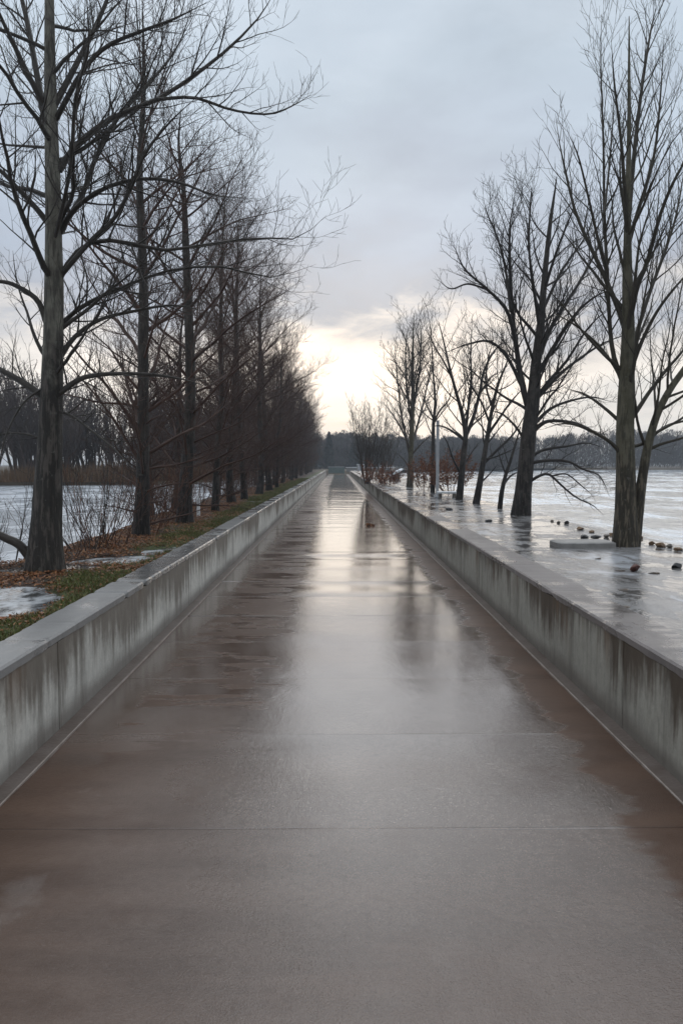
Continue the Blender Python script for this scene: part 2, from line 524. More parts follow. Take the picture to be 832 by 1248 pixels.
M = {
    'path': m_path(),
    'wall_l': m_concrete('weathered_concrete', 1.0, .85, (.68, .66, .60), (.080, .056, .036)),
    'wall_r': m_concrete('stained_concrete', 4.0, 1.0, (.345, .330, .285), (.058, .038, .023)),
    'foot': m_plain('kerb_concrete', (.13, .105, .092), (.095, .072, .06), 5, .35, .003, obj_=False),
    'seal': m_plain('joint_sealant', (.30, .255, .225), (.20, .165, .14), 6, .6, .002, obj_=False),
    'cop_l': m_coping('wet_coping', 1.0, (.22, .215, .21)),
    'cop_r': m_coping('wet_reddish_coping', 3.0, (.19, .168, .16)),
    'bark1': m_bark('grey_patchy_bark', (.105, .096, .078), (.20, .19, .155), (.019, .016, .014), 2.5, .9),
    'bark_d': m_bark('dark_bark', (.034, .027, .022), (.064, .053, .044), (.013, .011, .010), 1.8, 1.0),
    'bark_o': m_bark('olive_bark', (.080, .072, .045), (.125, .112, .078), (.034, .028, .020), 1.5, 1.1),
    'bark_b': m_bark('black_wet_bark', (.036, .030, .026), (.062, .053, .046), (.012, .010, .009), 1.2, 1.0),
    'twig1': m_twig('grey_twigs', (.038, .032, .027), (.058, .050, .042)),
    'twig_l': m_twig('red_brown_twigs', (.050, .025, .018), (.078, .042, .030)),
    'twig_r': m_twig('olive_twigs', (.040, .033, .024), (.062, .053, .038)),
    'twig_b': m_twig('black_twigs', (.026, .021, .019), (.040, .034, .030)),
    'twig_g': m_twig('grey_brown_twigs', (.060, .050, .043), (.085, .072, .062)),
    'twig_rust': m_twig('rusty_twigs', (.10, .040, .022), (.15, .066, .034)),
    'ice': m_ice(),
    'river': m_river('icy_river', (.72, .78, .84), (.19, .22, .25), .78, (1.1, .42, 1), .10, .07),
    'pond': m_river('frozen_pond', (.54, .57, .615), (.42, .45, .485), .8, (1, .5, 1), .20, .006),
    'puddle': m_river('slushy_puddle', (.60, .62, .64), (.05, .05, .05), .8, (3.0, 1.8, 1), .05, .008),
    'soil': m_soil(),
    'land': m_plain('dark_land', (.06, .045, .03), (.10, .075, .045), .3, .8, .05, obj_=False),
    'reed': m_leaf('dry_reeds', [(0, (.10, .056, .028)), (.5, (.15, .088, .042)), (1, (.07, .042, .025))], .7),
    'grass': m_leaf('wet_grass', [(0, (.060, .082, .018)), (.45, (.100, .125, .030)), (.7, (.14, .14, .042)), (.85, (.15, .10, .045)), (1, (.085, .052, .025))]),
    'leaf': m_leaf('fallen_leaves', [(0, (.28, .105, .036)), (.35, (.16, .062, .025)), (.7, (.31, .15, .055)), (1, (.065, .032, .018))], .42),
    'rustleaf': m_leaf('withered_leaves', [(0, (.23, .085, .034)), (.5, (.15, .056, .026)), (1, (.085, .038, .02))], .6),
    'mass_l': m_mass('far_wood_brown', (.066, .050, .047), (.095, .072, .064)),
    'mass_r': m_mass('far_wood_grey', (.055, .048, .046), (.080, .070, .066)),
    'mass_c': m_mass('far_conifers', (.030, .036, .034), (.045, .050, .048)),
    'rock': m_plain('wet_rock', (.10, .085, .07), (.16, .14, .12), 9, .35, .008),
    'rock_b': m_plain('brown_rock', (.20, .12, .06), (.12, .075, .045), 9, .45, .008),
    'rock_d': m_plain('black_rock', (.018, .017, .018), (.03, .028, .028), 9, .3, .006),
    'rock_r': m_plain('red_brown_rock', (.09, .028, .018), (.045, .02, .016), 12, .35, .008),
    'plinth': m_plain('pale_concrete', (.25, .245, .235), (.17, .165, .16), 6, .4, .003),
    'pole': m_plain('galvanised_metal', (.44, .45, .47), (.36, .37, .39), 6, .45, .001),
    'white': m_plain('chalky_white_paint', (.72, .74, .76), (.6, .62, .64), 8, .5, .001),
    'snow': m_plain('old_snow', (.75, .77, .80), (.62, .65, .68), 4, .6, .01),
    'teal': m_plain('grey_green_paint', (.085, .125, .12), (.12, .155, .15), 3, .5, .002),
    'debris': m_plain('sodden_leaf_mat', (.035, .026, .018), (.07, .045, .028), 20, .4, .006),
}

rng = np.random.default_rng(7)

# ------------------------------------------------------------------ setting
ZW = .12            # water level on both sides
ZR = .585           # flooded ground right of the wall
XL, XR = -1.71, 1.757
Y0, Y1 = -4.0, 118.0
WT = .615           # wall top


def path_mesh():
    seg = 1.235
    ys = []; slab = []
    y = Y0; k = 0
    js = [3.437 + seg * i for i in range(0, 110) if Y0 < 3.437 + seg * i < Y1 + 4]
    edges = [Y0] + js + [Y1 + 6]
    for k in range(len(edges) - 1):
        a, b = edges[k], edges[k + 1]
        n = 12 if a < 30 else 6
        for q in [a + .003, *np.linspace(a + .009, b - .009, n), b - .003]: ys.append(q); slab.append((k, 0, (q - (a + b) / 2)))
        if k < len(edges) - 2:
            ys.append(b - .002); slab.append((k, 1, 0)); ys.append(b + .002); slab.append((k, 1, 0))
    ys = np.array(ys)
    kk = np.array([s[0] for s in slab]); gv = np.array([s[1] for s in slab]); lo = np.array([s[2] for s in slab])
    r = np.random.default_rng(3)
    tilt = r.normal(0, .0095, 200)[kk] * np.sin(lo * 2 * math.pi / seg) * seg / (2 * math.pi)
    mid_ = np.cos(np.clip(lo / seg, -.5, .5) * math.pi)
    roll = r.normal(0, .0018, 200)[kk]
    xs = np.linspace(XL, XR, 41)

    def zf(X, Y):
        z = tilt[:, None] + (roll * mid_)[:, None] * X + .004 * (fbm(X * .9, Y * .8, 5) - .5) + .002 * (fbm(X * 3, Y * 2.2, 9) - .5)
        return z
    V, Q = grid(xs, ys, zf)
    return mesh('path', V, [Q], M['path'], True)


props(obj('path', path_mesh()), kind='structure')


def extrude(profile, ys, insets, mat_, name, close=True):
    """profile: list of (x, z); insets (per y): fraction that the ring shrinks to its centre line"""
    pr = np.array(profile, float); c = pr.mean(0)
    n = len(pr); V = []
    for y, i in zip(ys, insets):
        d = pr - c
        s = np.where(np.abs(d) > 1e-6, (np.abs(d) - i) / np.maximum(np.abs(d), 1e-6), 1)
        q = c + d * s
        V.append(np.stack([q[:, 0], np.full(n, y), q[:, 1]], 1))
    V = np.concatenate(V)
    m = len(ys)
    i = np.arange(n)[None, :] + n * np.arange(m - 1)[:, None]
    j = (np.arange(n)[None, :] + 1) % n + n * np.arange(m - 1)[:, None]
    Q = np.stack([i, i + n, j + n, j], -1).reshape(-1, 4)
    return mesh(name, V, [Q, np.array([np.arange(n)]), np.array([np.arange(n)[::-1] + n * (m - 1)])], mat_)


def wall(sgn, xin, th, mats, label, pan, y1, seed):
    w = empty('concrete_wall', (sgn * xin, Y0, 0), 0, label, 'wall')
    r = np.random.default_rng(seed)
    ys = []; ins = []
    joints = np.arange(1.4, y1 - Y0, pan)
    ys.append(0); ins.append(0)
    for j in joints:
        ys += [j - .006, j - .004, j + .004, j + .006]; ins += [0, .007, .007, 0]
    ys.append(y1 - Y0); ins.append(0)
    ch = .012
    x0, x1 = 0.0, sgn * th
    hb = WT - .055
    prof = [(x0, -.3), (x0, hb), (x1, hb), (x1, -.3)]
    if sgn > 0: prof = prof[::-1]
    obj('body', extrude(prof, ys, ins, mats[0], 'wall_body'), w)
    # coping in long lengths, a hair proud of the face
    ys2 = []; ins2 = []
    joints = np.arange(2.2, y1 - Y0, pan * 2)
    ys2.append(-.003); ins2.append(0)
    for j in joints:
        ys2 += [j - .005, j - .003, j + .003, j + .005]; ins2 += [0, .006, .006, 0]
    for q in np.arange(.05, 32, .045):
        if np.min(np.abs(joints - q)) > .02:
            ys2.append(q); ins2.append(.0045 * max(0, float(fbm(q * 9.0, seed * 3.1, 71)) - .42) * 3 * (1 + 2 * (float(vnoise(q * 2.3, seed, 5)) > .82)))
    o_ = np.argsort(ys2); ys2 = [ys2[i] for i in o_]; ins2 = [ins2[i] for i in o_]
    ys2.append(y1 - Y0 + .003); ins2.append(0)
    a, b = -sgn * .007, sgn * (th + .006)
    prof = [(a, hb + .001), (a, WT - ch), (a + sgn * ch, WT), (b - sgn * ch, WT), (b, WT - ch), (b, hb + .001)]
    if sgn > 0: prof = prof[::-1]
    obj('coping', extrude(prof, ys2, ins2, mats[1], 'wall_coping'), w)
    # low footing strip along the inner foot, with its sealed joint to the slabs
    L = y1 - Y0
    f0, f1 = -sgn * .001, -sgn * .085
    prof = [(f0, -.2), (f0, .018), (f1, .014), (f1, -.2)]
    if sgn < 0: prof = prof[::-1]
    obj('footing', extrude(prof, [0, L], [0, 0], M['foot'], 'wall_footing'), w)
    s0, s1 = -sgn * .086, -sgn * .093
    prof = [(s0, -.2), (s0, .0135), (s1, .0115), (s1, -.2)]
    if sgn < 0: prof = prof[::-1]
    obj('joint', extrude(prof, [0, L], [0, 0], M['seal'], 'wall_joint'), w)
    return w


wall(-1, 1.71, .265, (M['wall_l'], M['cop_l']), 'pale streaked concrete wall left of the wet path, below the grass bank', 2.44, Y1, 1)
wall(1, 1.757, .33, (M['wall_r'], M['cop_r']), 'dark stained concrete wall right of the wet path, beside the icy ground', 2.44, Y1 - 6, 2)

# --- left bank
PUD = [(-2.86, 6.55, .50, .95, .15), (-3.25, 8.75, .62, .42, .35), (-2.75, 9.6, .55, .40, .5), (-2.42, 10.6, .22, .5, 0.0),
       (-2.55, 24.0, .35, .7, 0)]


def puddle_f(x, y):
    m = np.full(np.shape(x), 9.0)
    for (cx, cy, a, b, t) in PUD:
        dx, dy = x - cx, y - cy
        u = dx * math.cos(t) + dy * math.sin(t); v = -dx * math.sin(t) + dy * math.cos(t)
        m = np.minimum(m, np.sqrt((u / a) ** 2 + (v / b) ** 2))
    return m + .75 * (fbm(x * 3.1, y * 3.1, 40) - .5)


def shore_l(y): return -4.0 - .55 * sstep(8, 26, y) + .5 * (fbm(y * .35, y * 0 + 3, 51) - .5) - .6 * sstep(60, 110, y)


def z_left(x, y):
    z = .475 + .07 * (fbm(x * 1.1, y * .9, 21) - .5) + .035 * (fbm(x * 5, y * 5, 23) - .5)
    z = z + .02 * sstep(-2.1, -2.0, x)
    s = shore_l(y)
    z = z - .9 * sstep(0, -1.1, x - s - .25)
    z = z - .06 * sstep(1.15, .75, puddle_f(x, y))
    return z


xs = np.concatenate([np.linspace(-7.5, -4.8, 14), np.linspace(-4.7, -1.972, 90)])
ys = np.concatenate([np.linspace(-4, 3, 24), np.linspace(3.05, 16, 300), np.linspace(16.1, 40, 220), np.linspace(40.5, 124, 160)])
V, Q = grid(xs, ys, z_left)
props(obj('bank_ground', mesh('bank_ground', V, [Q], M['soil'], True)), kind='structure')

# standing water in the hollows of the bank
V, Q = grid(np.linspace(-4.0, -1.99, 60), np.linspace(4.5, 25.5, 240), lambda X, Y: np.where(puddle_f(X, Y) < 1.25, .452, .35) + 0 * X)
ok = (V[Q][:, :, 2] > .4).all(1)
used = np.unique(Q[ok]); remap = -np.ones(len(V), int); remap[used] = np.arange(len(used))
props(obj('puddle_water', mesh('puddle_water', V[used], [remap[Q[ok]]], M['puddle'], True)), kind='structure')


# --- right ground
def shore_r(y): return 4.25 + .45 * (fbm(y * .5, y * 0 + 8, 61) - .5) + .35 * sstep(16, 8, y) + .8 * sstep(24, 50, y)


def z_right(x, y):
    z = ZR - .004 + .02 * (fbm(x * .8, y * .6, 31) - .5) + .012 * (fbm(x * 4, y * 3, 33) - .5)
    z = np.where(x < 2.1, np.minimum(z, ZR), z)
    return z - .75 * sstep(0, 1.3, x - shore_r(y) + .3 * (fbm(x * 2.2, y * 1.8, 35) - .5))


xs = np.concatenate([np.linspace(2.089, 5.2, 80), np.linspace(5.3, 8, 16)])
ys = np.concatenate([np.linspace(-4, 5, 30), np.linspace(5.05, 30, 320), np.linspace(30.2, 124, 200)])
V, Q = grid(xs, ys, z_right)
props(obj('icy_ground', mesh('icy_ground', V, [Q], M['ice'], True)), kind='structure')


def sheet(name, x0, x1, y0, y1, z, m):
    V = np.array([[x0, y0, z], [x1, y0, z], [x1, y1, z], [x0, y1, z]], float)
    return props(obj(name, mesh(name, V, [np.array([[0, 1, 2, 3]])], m)), kind='structure')


sheet('river_water', 4.0, 420, -60, 460, ZW, M['river'])
sheet('pond_water', -260, -3.6, -60, 140, ZW, M['pond'])
# the land below and beyond: far banks and the head of the path
sheet('ground', -900, 900, -300, 1500, -.9, M['land'])


def land(name, pts, z, m):
    """far land as a thick slab with a bevelled shore; pts = outline (x, y)"""
    p = np.array(pts, float); c = p.mean(0); n = len(p)
    out = p + (p - c) / np.linalg.norm(p - c, axis=1, keepdims=True) * 3.0
    V = np.concatenate([np.c_[out, np.full(n, -.8)], np.c_[p, np.full(n, z)], [[*c, z]]])
    i = np.arange(n); j = (i + 1) % n
    Q = np.stack([i, j, j + n, i + n], 1)
    T = np.stack([i + n, j + n, np.full(n, 2 * n)], 1)
    return props(obj(name, mesh(name, V, [Q, T], m, False)), kind='structure')


land('far_bank', [(-300, 49), (-120, 51), (-60, 52), (-30, 53.5), (-14, 57), (-10, 70), (-9.5, 118), (-60, 150), (-300, 150)], .42, M['land'])
land('far_shore', [(-300, 128), (-5, 124.6), (7, 124.6), (9, 140), (22, 175), (70, 188), (200, 190), (420, 196), (600, 420), (-300, 420)], .50, M['land'])

# ------------------------------------------------------------------ trees
def norm(v): return v / (np.linalg.norm(v, axis=-1, keepdims=True) + 1e-9)


def walk(r, P0, D, L, Rd, n, wander, trop, rmin, taper=.85, droop=0.0):
    B = len(P0)
    pts = np.empty((B, n + 1, 3)); pts[:, 0] = P0
    d = norm(D); st = (L / n)[:, None]
    for k in range(n):
        d = d + r.normal(0, wander, (B, 3))
        d[:, 2] += trop - droop * (k / n)
        d = norm(d)
        pts[:, k + 1] = pts[:, k] + d * st
    t = np.linspace(0, 1, n + 1)[None, :]
    rad = np.maximum(Rd[:, None] * (1 - t * taper) ** 1.0, rmin)
    rad[:, -1] = rmin * .6
    return pts, rad


def spawn(r, pts, rad, L, per_m, tmin, tmax, ang, angsd, ratio, rratio, kmin=1, up=0.0, lfall=.55, lmin=.08, kmax=60):
    B, n1, _ = pts.shape
    cnt = np.clip(np.round(L * per_m * r.uniform(.75, 1.25, B)), kmin, kmax).astype(int)
    idx = np.repeat(np.arange(B), cnt)
    first = np.repeat(np.cumsum(cnt) - cnt, cnt)
    k = np.arange(len(idx)) - first
    t = tmin + (tmax - tmin) * (k + r.uniform(.1, .9, len(idx))) / cnt[idx]
    s = t * (n1 - 1); i = np.minimum(s.astype(int), n1 - 2); f = (s - i)[:, None]
    p = pts[idx, i] * (1 - f) + pts[idx, i + 1] * f
    tan = norm(pts[idx, i + 1] - pts[idx, i])
    rl = rad[idx, i] * (1 - f[:, 0]) + rad[idx, i + 1] * f[:, 0]
    ref = np.where(np.abs(tan[:, 2:3]) < .9, np.array([[0, 0, 1.]]), np.array([[1., 0, 0]]))
    u = norm(np.cross(tan, ref)); v = np.cross(u, tan)
    az = k * 2.4 + r.uniform(0, 6.28, B)[idx] + r.normal(0, .35, len(idx))
    side = u * np.cos(az)[:, None] + v * np.sin(az)[:, None]
    a = np.radians(r.normal(ang, angsd, len(idx)))[:, None]
    d = tan * np.cos(a) + side * np.sin(a)
    d[:, 2] += up
    ln = np.maximum(L[idx] * ratio * (1 - lfall * t) * r.uniform(.6, 1.2, len(idx)), lmin)
    return p, norm(d), ln, rl * rratio


def catmull(pts, rad, n):
    p = np.asarray(pts, float); q = np.asarray(rad, float)
    m = len(p)
    pp = np.concatenate([[2 * p[0] - p[1]], p, [2 * p[-1] - p[-2]]])
    s = np.linspace(0, m - 1, n + 1); i = np.minimum(s.astype(int), m - 2); f = (s - i)[:, None]
    a, b, c, d = pp[i], pp[i + 1], pp[i + 2], pp[i + 3]
    out = .5 * (2 * b + (c - a) * f + (2 * a - 5 * b + 4 * c - d) * f ** 2 + (3 * b - a - 3 * c + d) * f ** 3)
    return out, q[i] * (1 - f[:, 0]) + q[np.minimum(i + 1, m - 1)] * f[:, 0]


def trunk_mesh(r, pts, rad, sides=18, flare=.5, flare_h=.5, rough=.08, n=40, buttress=5):
    p, q = catmull(pts, rad, n)
    V, Q = tubes(p[None], q[None], sides)
    V = V.reshape(n + 1, sides, 3)
    d = V - p[:, None, :]
    z0 = p[0, 2]
    h = (p[:, 2] - z0)[:, None]
    a = np.arange(sides)[None, :] / sides * 2 * math.pi
    ph = r.uniform(0, 6.28, 3)
    k = 1 + rough * (fbm(a * 2.2 + 9, h * 2.2, int(r.integers(1e4))) - .5) * 2
    k = k + flare * np.exp(-h / flare_h) * (.5 + .5 * (.5 + .5 * np.cos(a * buttress + ph[0])) + .2 * np.cos(a * 2 + ph[1]))
    V = p[:, None, :] + d * k[:, :, None]
    return V.reshape(-1, 3), Q


def tree_parts(r, trunks, mains, P):
    """trunks: list of (pts, rad); mains: list of (pts, rad) traced boughs; P: habit.  -> (trunk V,Q list), crown V,Q"""
    TV = []
    for (tp, tr) in trunks:
        TV.append(trunk_mesh(r, tp, tr, P.get('sides', 16), P.get('flare', .45) if tr is trunks[0][1] else .1, rough=P.get('rough', .07)))
    out = []
    lv1 = []
    for (mp, mr) in mains:
        n = 14
        p, q = catmull(mp, mr, n)
        q = q * np.concatenate([np.ones(n - 3), [.9, .7, .45, .2]])
        q = np.maximum(q, P['rmin'] * .7)
        lv1.append((p[None], q[None], np.array([np.linalg.norm(np.diff(p, axis=0), axis=1).sum()])))
    # boughs grown from the trunk by habit
    for (tp, tr) in trunks:
        p, q = catmull(tp, tr, 30)
        L = np.array([np.linalg.norm(np.diff(p, axis=0), axis=1).sum()])
        for (n1, t0, t1, ang, sd, ln, rr, trop, droop) in P['boughs']:
            if n1 == 0: continue
            pos, d, l, rd = spawn(r, p[None], q[None], L, n1 / L[0], t0, t1, ang, sd, 1, rr, kmin=1, lfall=0, kmax=90)
            t = np.clip((pos[:, 2] - p[0, 2]) / (p[-1, 2] - p[0, 2]), 0, 1)
            l = ln * P['shape'](t) * r.uniform(.65, 1.15, len(t))
            rd = np.minimum(rd, .013 * l + .006)
            a, b = walk(r, pos, d, l, rd, 12, P['w1'], trop, P['rmin'] * 1.6, .9, droop)
            for k in range(len(a)):
                lv1.append((a[k:k + 1], b[k:k + 1], l[k:k + 1]))
    g = {}
    for a, b, l in lv1: g.setdefault(a.shape[1], []).append((a, b, l))
    lvl = []
    for n1, items in g.items():
        a = np.concatenate([i[0] for i in items]); b = np.concatenate([i[1] for i in items]); l = np.concatenate([i[2] for i in items])
        lvl.append((a, b, l)); out.append((a, b, 5))
    for k, (per, tmin, ang, sd, ratio, rratio, n, w, trop, sides) in enumerate(P['levels']):
        nxt = []
        for a, b, l in lvl:
            p, d, ln, rd = spawn(r, a, b, l, per * (P.get('md', 1.4) if (k == 0 and a.shape[1] == 15) else 1), tmin, .99, ang, sd, ratio, rratio, up=P.get('up', .1), lmin=.16)
            ln = np.minimum(ln, P.get('lmax', 9))
            keep = p[:, 2] > P.get('zmin', -9)
            p, d, ln, rd = p[keep], d[keep], ln[keep], rd[keep]
            rd = np.minimum(rd, .011 * ln + P['rmin'])
            c, e = walk(r, p, d, ln, rd, n, w, trop, P['rmin'], .85)
            nxt.append((c, e, ln)); out.append((c, e, sides))
        lvl = nxt
    V = []; Q = []; n = 0
    for a, b, s in out:
        v, q = tubes(a, b, s)
        V.append(v); Q.append(q + n); n += len(v)
    return TV, (np.concatenate(V), np.concatenate(Q))


def merge(lst):
    V = []; Q = []; n = 0
    for v, q in lst:
        V.append(v); Q.append(q + n); n += len(v)
    return np.concatenate(V), np.concatenate(Q)


def copy_thing(src, loc, rz, sc, label, group=None):
    o = src.copy(); COL.objects.link(o)
    o.location = loc; o.rotation_euler = (0, 0, rz); o.scale = (sc if hasattr(sc, '__len__') else (sc, sc, sc))
    o['label'] = label
    if group: o['group'] = group
    for c in list(src.children):
        d = c.copy(); COL.objects.link(d); d.parent = o
        for e in list(c.children):
            f = e.copy(); COL.objects.link(f); f.parent = d
    return o


def traced(base, Y, trunkpx, boughs, r, spread=.55):
    """turn photograph polylines of one tree into tree-space metres, boughs fanned in depth"""
    tp = []
    for (x, y, w) in trunkpx: tp.append(at_depth(x, y, Y) - base)
    tr = [w / F * Y / 2 for (_, _, w) in trunkpx]
    tp[0][2] -= .12
    mains = []
    for bl in boughs:
        pl, w0, w1 = bl[0], bl[1], bl[2]
        kdep = bl[3] if len(bl) > 3 else float(r.uniform(-spread, spread))
        pw = np.array(pl, float)
        s = np.concatenate([[0], np.cumsum(np.linalg.norm(np.diff(pw, axis=0), axis=1))]) / F * Y
        pts = [at_depth(x, y, Y + kdep * ss) - base for (x, y), ss in zip(pl, s)]
        mains.append((pts, list(np.linspace(w0, w1, len(pl)) / F * Y / 2)))
    return (tp, tr), mains


GL = 'bare trees in the row along the left bank'
GR = 'bare trees on the icy right bank'

# --- 1. the near grey tree on the left
r = np.random.default_rng(11)
base = on_plane(53, 697, .47)
Y = base[1]
trunkpx = [(54, 699, 44), (57, 640, 34), (60, 560, 30), (64, 470, 26), (66, 380, 22.5), (66, 290, 19.5), (64, 200, 17), (62, 120, 14), (61, 40, 12), (60, -60, 9), (62, -160, 5), (60, -260, 1.5)]
boughs = [
    ([(72, 208), (86, 186), (108, 164), (141, 141), (192, 121), (242, 88), (283, 55), (318, 18), (335, -12)], 9, 2.2, .25),
    ([(192, 121), (237, 119), (283, 134), (328, 139), (358, 128), (378, 116)], 4.5, 1.2, .4),
    ([(74, 284), (90, 256), (126, 230), (172, 218), (217, 222), (262, 238), (313, 242)], 7, 1.6, -.3),
    ([(74, 280), (101, 237), (119, 187), (146, 141), (187, 96), (217, 56), (234, 10)], 7.5, 2, .5),
    ([(73, 340), (91, 310), (121, 293), (167, 298), (202, 305), (252, 298), (313, 290), (363, 290), (398, 262)], 7, 1.3, .1),
    ([(68, 146), (101, 86), (131, 56), (172, 38), (212, 23), (252, 3)], 7, 2, -.35),
    ([(66, 130), (95, 75), (120, 25), (134, -10), (150, -60)], 8, 3, .3),
    ([(76, 334), (112, 292), (138, 268), (161, 227), (177, 187), (206, 150), (240, 118)], 6.5, 2, -.5),
    ([(62, 276), (45, 254), (28, 236), (0, 207), (-40, 180), (-90, 165)], 8, 3, -.2),
    ([(60, 172), (52, 130), (44, 85), (34, 30), (22, -20), (5, -80)], 10, 4, .3),
    ([(54, 130), (34, 90), (14, 48), (0, 18), (-20, -30)], 7.5, 3, -.4),
    ([(58, 396), (46, 366), (22, 349), (0, 343), (-40, 345)], 8, 3.5, -.2),
    ([(60, 180), (30, 178), (0, 175), (-40, 160)], 4, 1.6, .5),
    ([(60, 488), (40, 474), (22, 462), (0, 450), (-40, 430), (-90, 420)], 11, 4, .2),
    ([(66, 486), (80, 474), (100, 461), (131, 456), (177, 456), (217, 461), (250, 470)], 8.5, 2, -.35),
    ([(70, 442), (90, 412), (121, 390), (160, 380), (210, 372), (252, 380)], 7, 2, .3),
    ([(64, 420), (80, 390), (110, 368), (150, 350), (205, 330), (270, 325), (330, 338), (385, 322)], 7, 1.3, .35),
    ([(60, 500), (84, 505), (108, 522), (140, 548), (170, 580)], 4, 1.4, -.5),
    ([(60, 540), (36, 530), (10, 528), (-20, 536)], 4, 1.8, .2),
    ([(58, 470), (30, 490), (8, 530), (-4, 580)], 3.5, 1.5, -.3),
    ([(65, 300), (85, 210), (92, 120), (108, 60), (106, 0)], 5, 2, -.6),
    ([(44, 694), (38, 682), (24, 664), (8, 656), (-10, 648), (-40, 640)], 13, 9, -.12),
]
(tp, tr), mains = traced(base, Y, trunkpx, boughs, r)
P1 = dict(sides=30, flare=.28, rough=.10, rmin=.0016, w1=.10, up=.22, zmin=.8, lmax=.9,
          shape=lambda t: .55 + .6 * np.sin(np.clip(t, 0, 1) * 3.0),
          boughs=[(22, .25, .95, 58, 12, 1.9, .4, .05, .10)],
          levels=[(6.0, .12, 46, 12, .46, .5, 8, .09, .05, 4),
                  (8.0, .10, 44, 14, .46, .6, 5, .10, .06, 3),
                  (7.0, .10, 40, 14, .50, .7, 4, .10, .05, 3)])
TV, (cv, cq) = tree_parts(r, [(tp, tr)], mains, P1)
t1 = empty('bare_tree', base, 0, 'largest bare tree nearest on the left, grey patchy bark and a low arching bough', 'tree', GL)
obj('trunk', mesh('trunk', *[merge(TV)[0]], [merge(TV)[1]], M['bark1'], True), t1)
obj('crown', mesh('crown', cv, [cq], M['twig1'], True), t1)

# --- habit of the left row
def row_habit(seed, H=8.3, dens=1.0, lean=0.0):
    r = np.random.default_rng(seed)
    hs = np.array([-.12, .5, 1.5, 2.8, 4.2, 5.6, 6.8, 7.6, H])
    w = np.array([.125, .108, .098, .087, .074, .056, .038, .022, .006]) * r.uniform(.85, 1.1)
    dx = np.cumsum(r.normal(0, .05, (len(hs), 2)), 0) + np.outer(hs, r.normal(0, .012, 2)) + np.outer(hs, [lean, 0])
    dx -= dx[0]
    tp = np.c_[dx, hs]
    P = dict(sides=14, flare=.40, rough=.09, rmin=.0024, w1=.075, up=.20, lmax=1.6,
             shape=lambda t: .62 + .50 * np.sin(np.clip(t + .05, 0, 1) * math.pi),
             boughs=[(int(44 * dens), .15, .99, 50, 10, 2.3, .42, .03, .02), (9, .05, .35, 76, 12, 1.6, .3, .03, .08)],
             levels=[(7.0 * dens, .10, 42, 12, .42, .5, 6, .08, .05, 4),
                     (10 * dens, .08, 42, 13, .46, .62, 4, .09, .06, 3),
                     (10 * dens, .08, 40, 13, .55, .75, 3, .09, .05, 3)])
    TV, cr = tree_parts(r, [(tp, w)], [], P)
    return merge(TV), cr


def make_tree(name, parts, bark, twig, loc, rz, label, group, sc=1.0, cat='tree'):
    (tv, tq), (cv, cq) = parts
    o = empty(name, loc, rz, label, cat, group)
    o.scale = (sc,) * 3
    obj('trunk', mesh('trunk', tv, [tq], bark, True), o)
    obj('crown', mesh('crown', cv, [cq], twig, True), o)
    return o


rowv = []
spots_l = [  # px, py of the trunk's foot, height factor, label
    (172, 653, 1.02, 'tall straight dark tree second from the camera in the left row'),
    (225, 638, .96, 'dark upright tree third from the camera, just left of the white marker post'),
    (262, 623, .98, 'dark trunked tree fourth from the camera, just right of the white marker post'),
    (283, 613, 1.0, 'slim dark tree fifth from the camera in the left row'),
    (298, 609, .92, 'dark tree sixth from the camera, leaning slightly in the left row'),
    (315, 603, .98, 'brown twigged tree seventh from the camera in the left row'),
    (328, 598, .95, 'brown twigged tree eighth from the camera in the left row'),
    (338, 594.5, .97, 'brown twigged tree ninth from the camera in the left row'),
]
k = 0
FARL = 'small brown bare tree far along the left row, its crown merging with its neighbours'
rr = random.Random(4)
places = []
for (px, py, h, lab) in spots_l:
    p = on_plane(px, py, .47); places.append((p[0], p[1], h, lab))
y = places[-1][1] + 4
while y < 118:
    places.append((-3.25 + rr.uniform(-.3, .25) - (y - 40) * .006, y, rr.uniform(.9, 1.04), FARL)); y += rr.choice((1.9, 3.2, 3.8, 4.8, 5.4))
for i, (x, y, h, lab) in enumerate(places):
    z = float(z_left(np.array(x), np.array(y)))
    if k < 5:
        o = make_tree('bare_tree', row_habit(100 + k, dens=(.74, .82, .95, 1, 1)[k]), M['bark_d'], M['twig_l'], (x, y, z), rr.uniform(0, 6.28) if k else .4, lab, GL, h)
        o.rotation_euler.x, o.rotation_euler.y = rr.uniform(-.03, .03), rr.uniform(-.02, .04)
        o.scale = (h * (.92, 1.15, .85, 1.05, .9)[k],) * 2 + (h,)
        rowv.append(o); k += 1
    else:
        g = rr.uniform(.72, 1.2)
        o = copy_thing(rowv[rr.randrange(2, 5)], (x, y, z), rr.uniform(0, 6.28), (h * g, h * g, h * rr.uniform(.86, 1.04)), lab, GL)
        o.rotation_euler.x, o.rotation_euler.y = rr.uniform(-.06, .06), rr.uniform(-.06, .06)
# second rank at the water's edge
GB = 'bare trees behind the left row by the pond'
for i in range(16):
    y = 17.5 + i * 5.6 + rr.uniform(-1.2, 1.2)
    x = float(shore_l(np.array(y))) + rr.uniform(-.25, .35)
    z = float(z_left(np.array(x), np.array(y)))
    copy_thing(rowv[rr.randrange(2, 5)], (x, y, z), rr.uniform(0, 6.28), rr.uniform(.72, .9),
               'thin brown bare tree on the pond edge, standing behind the left row', GB)

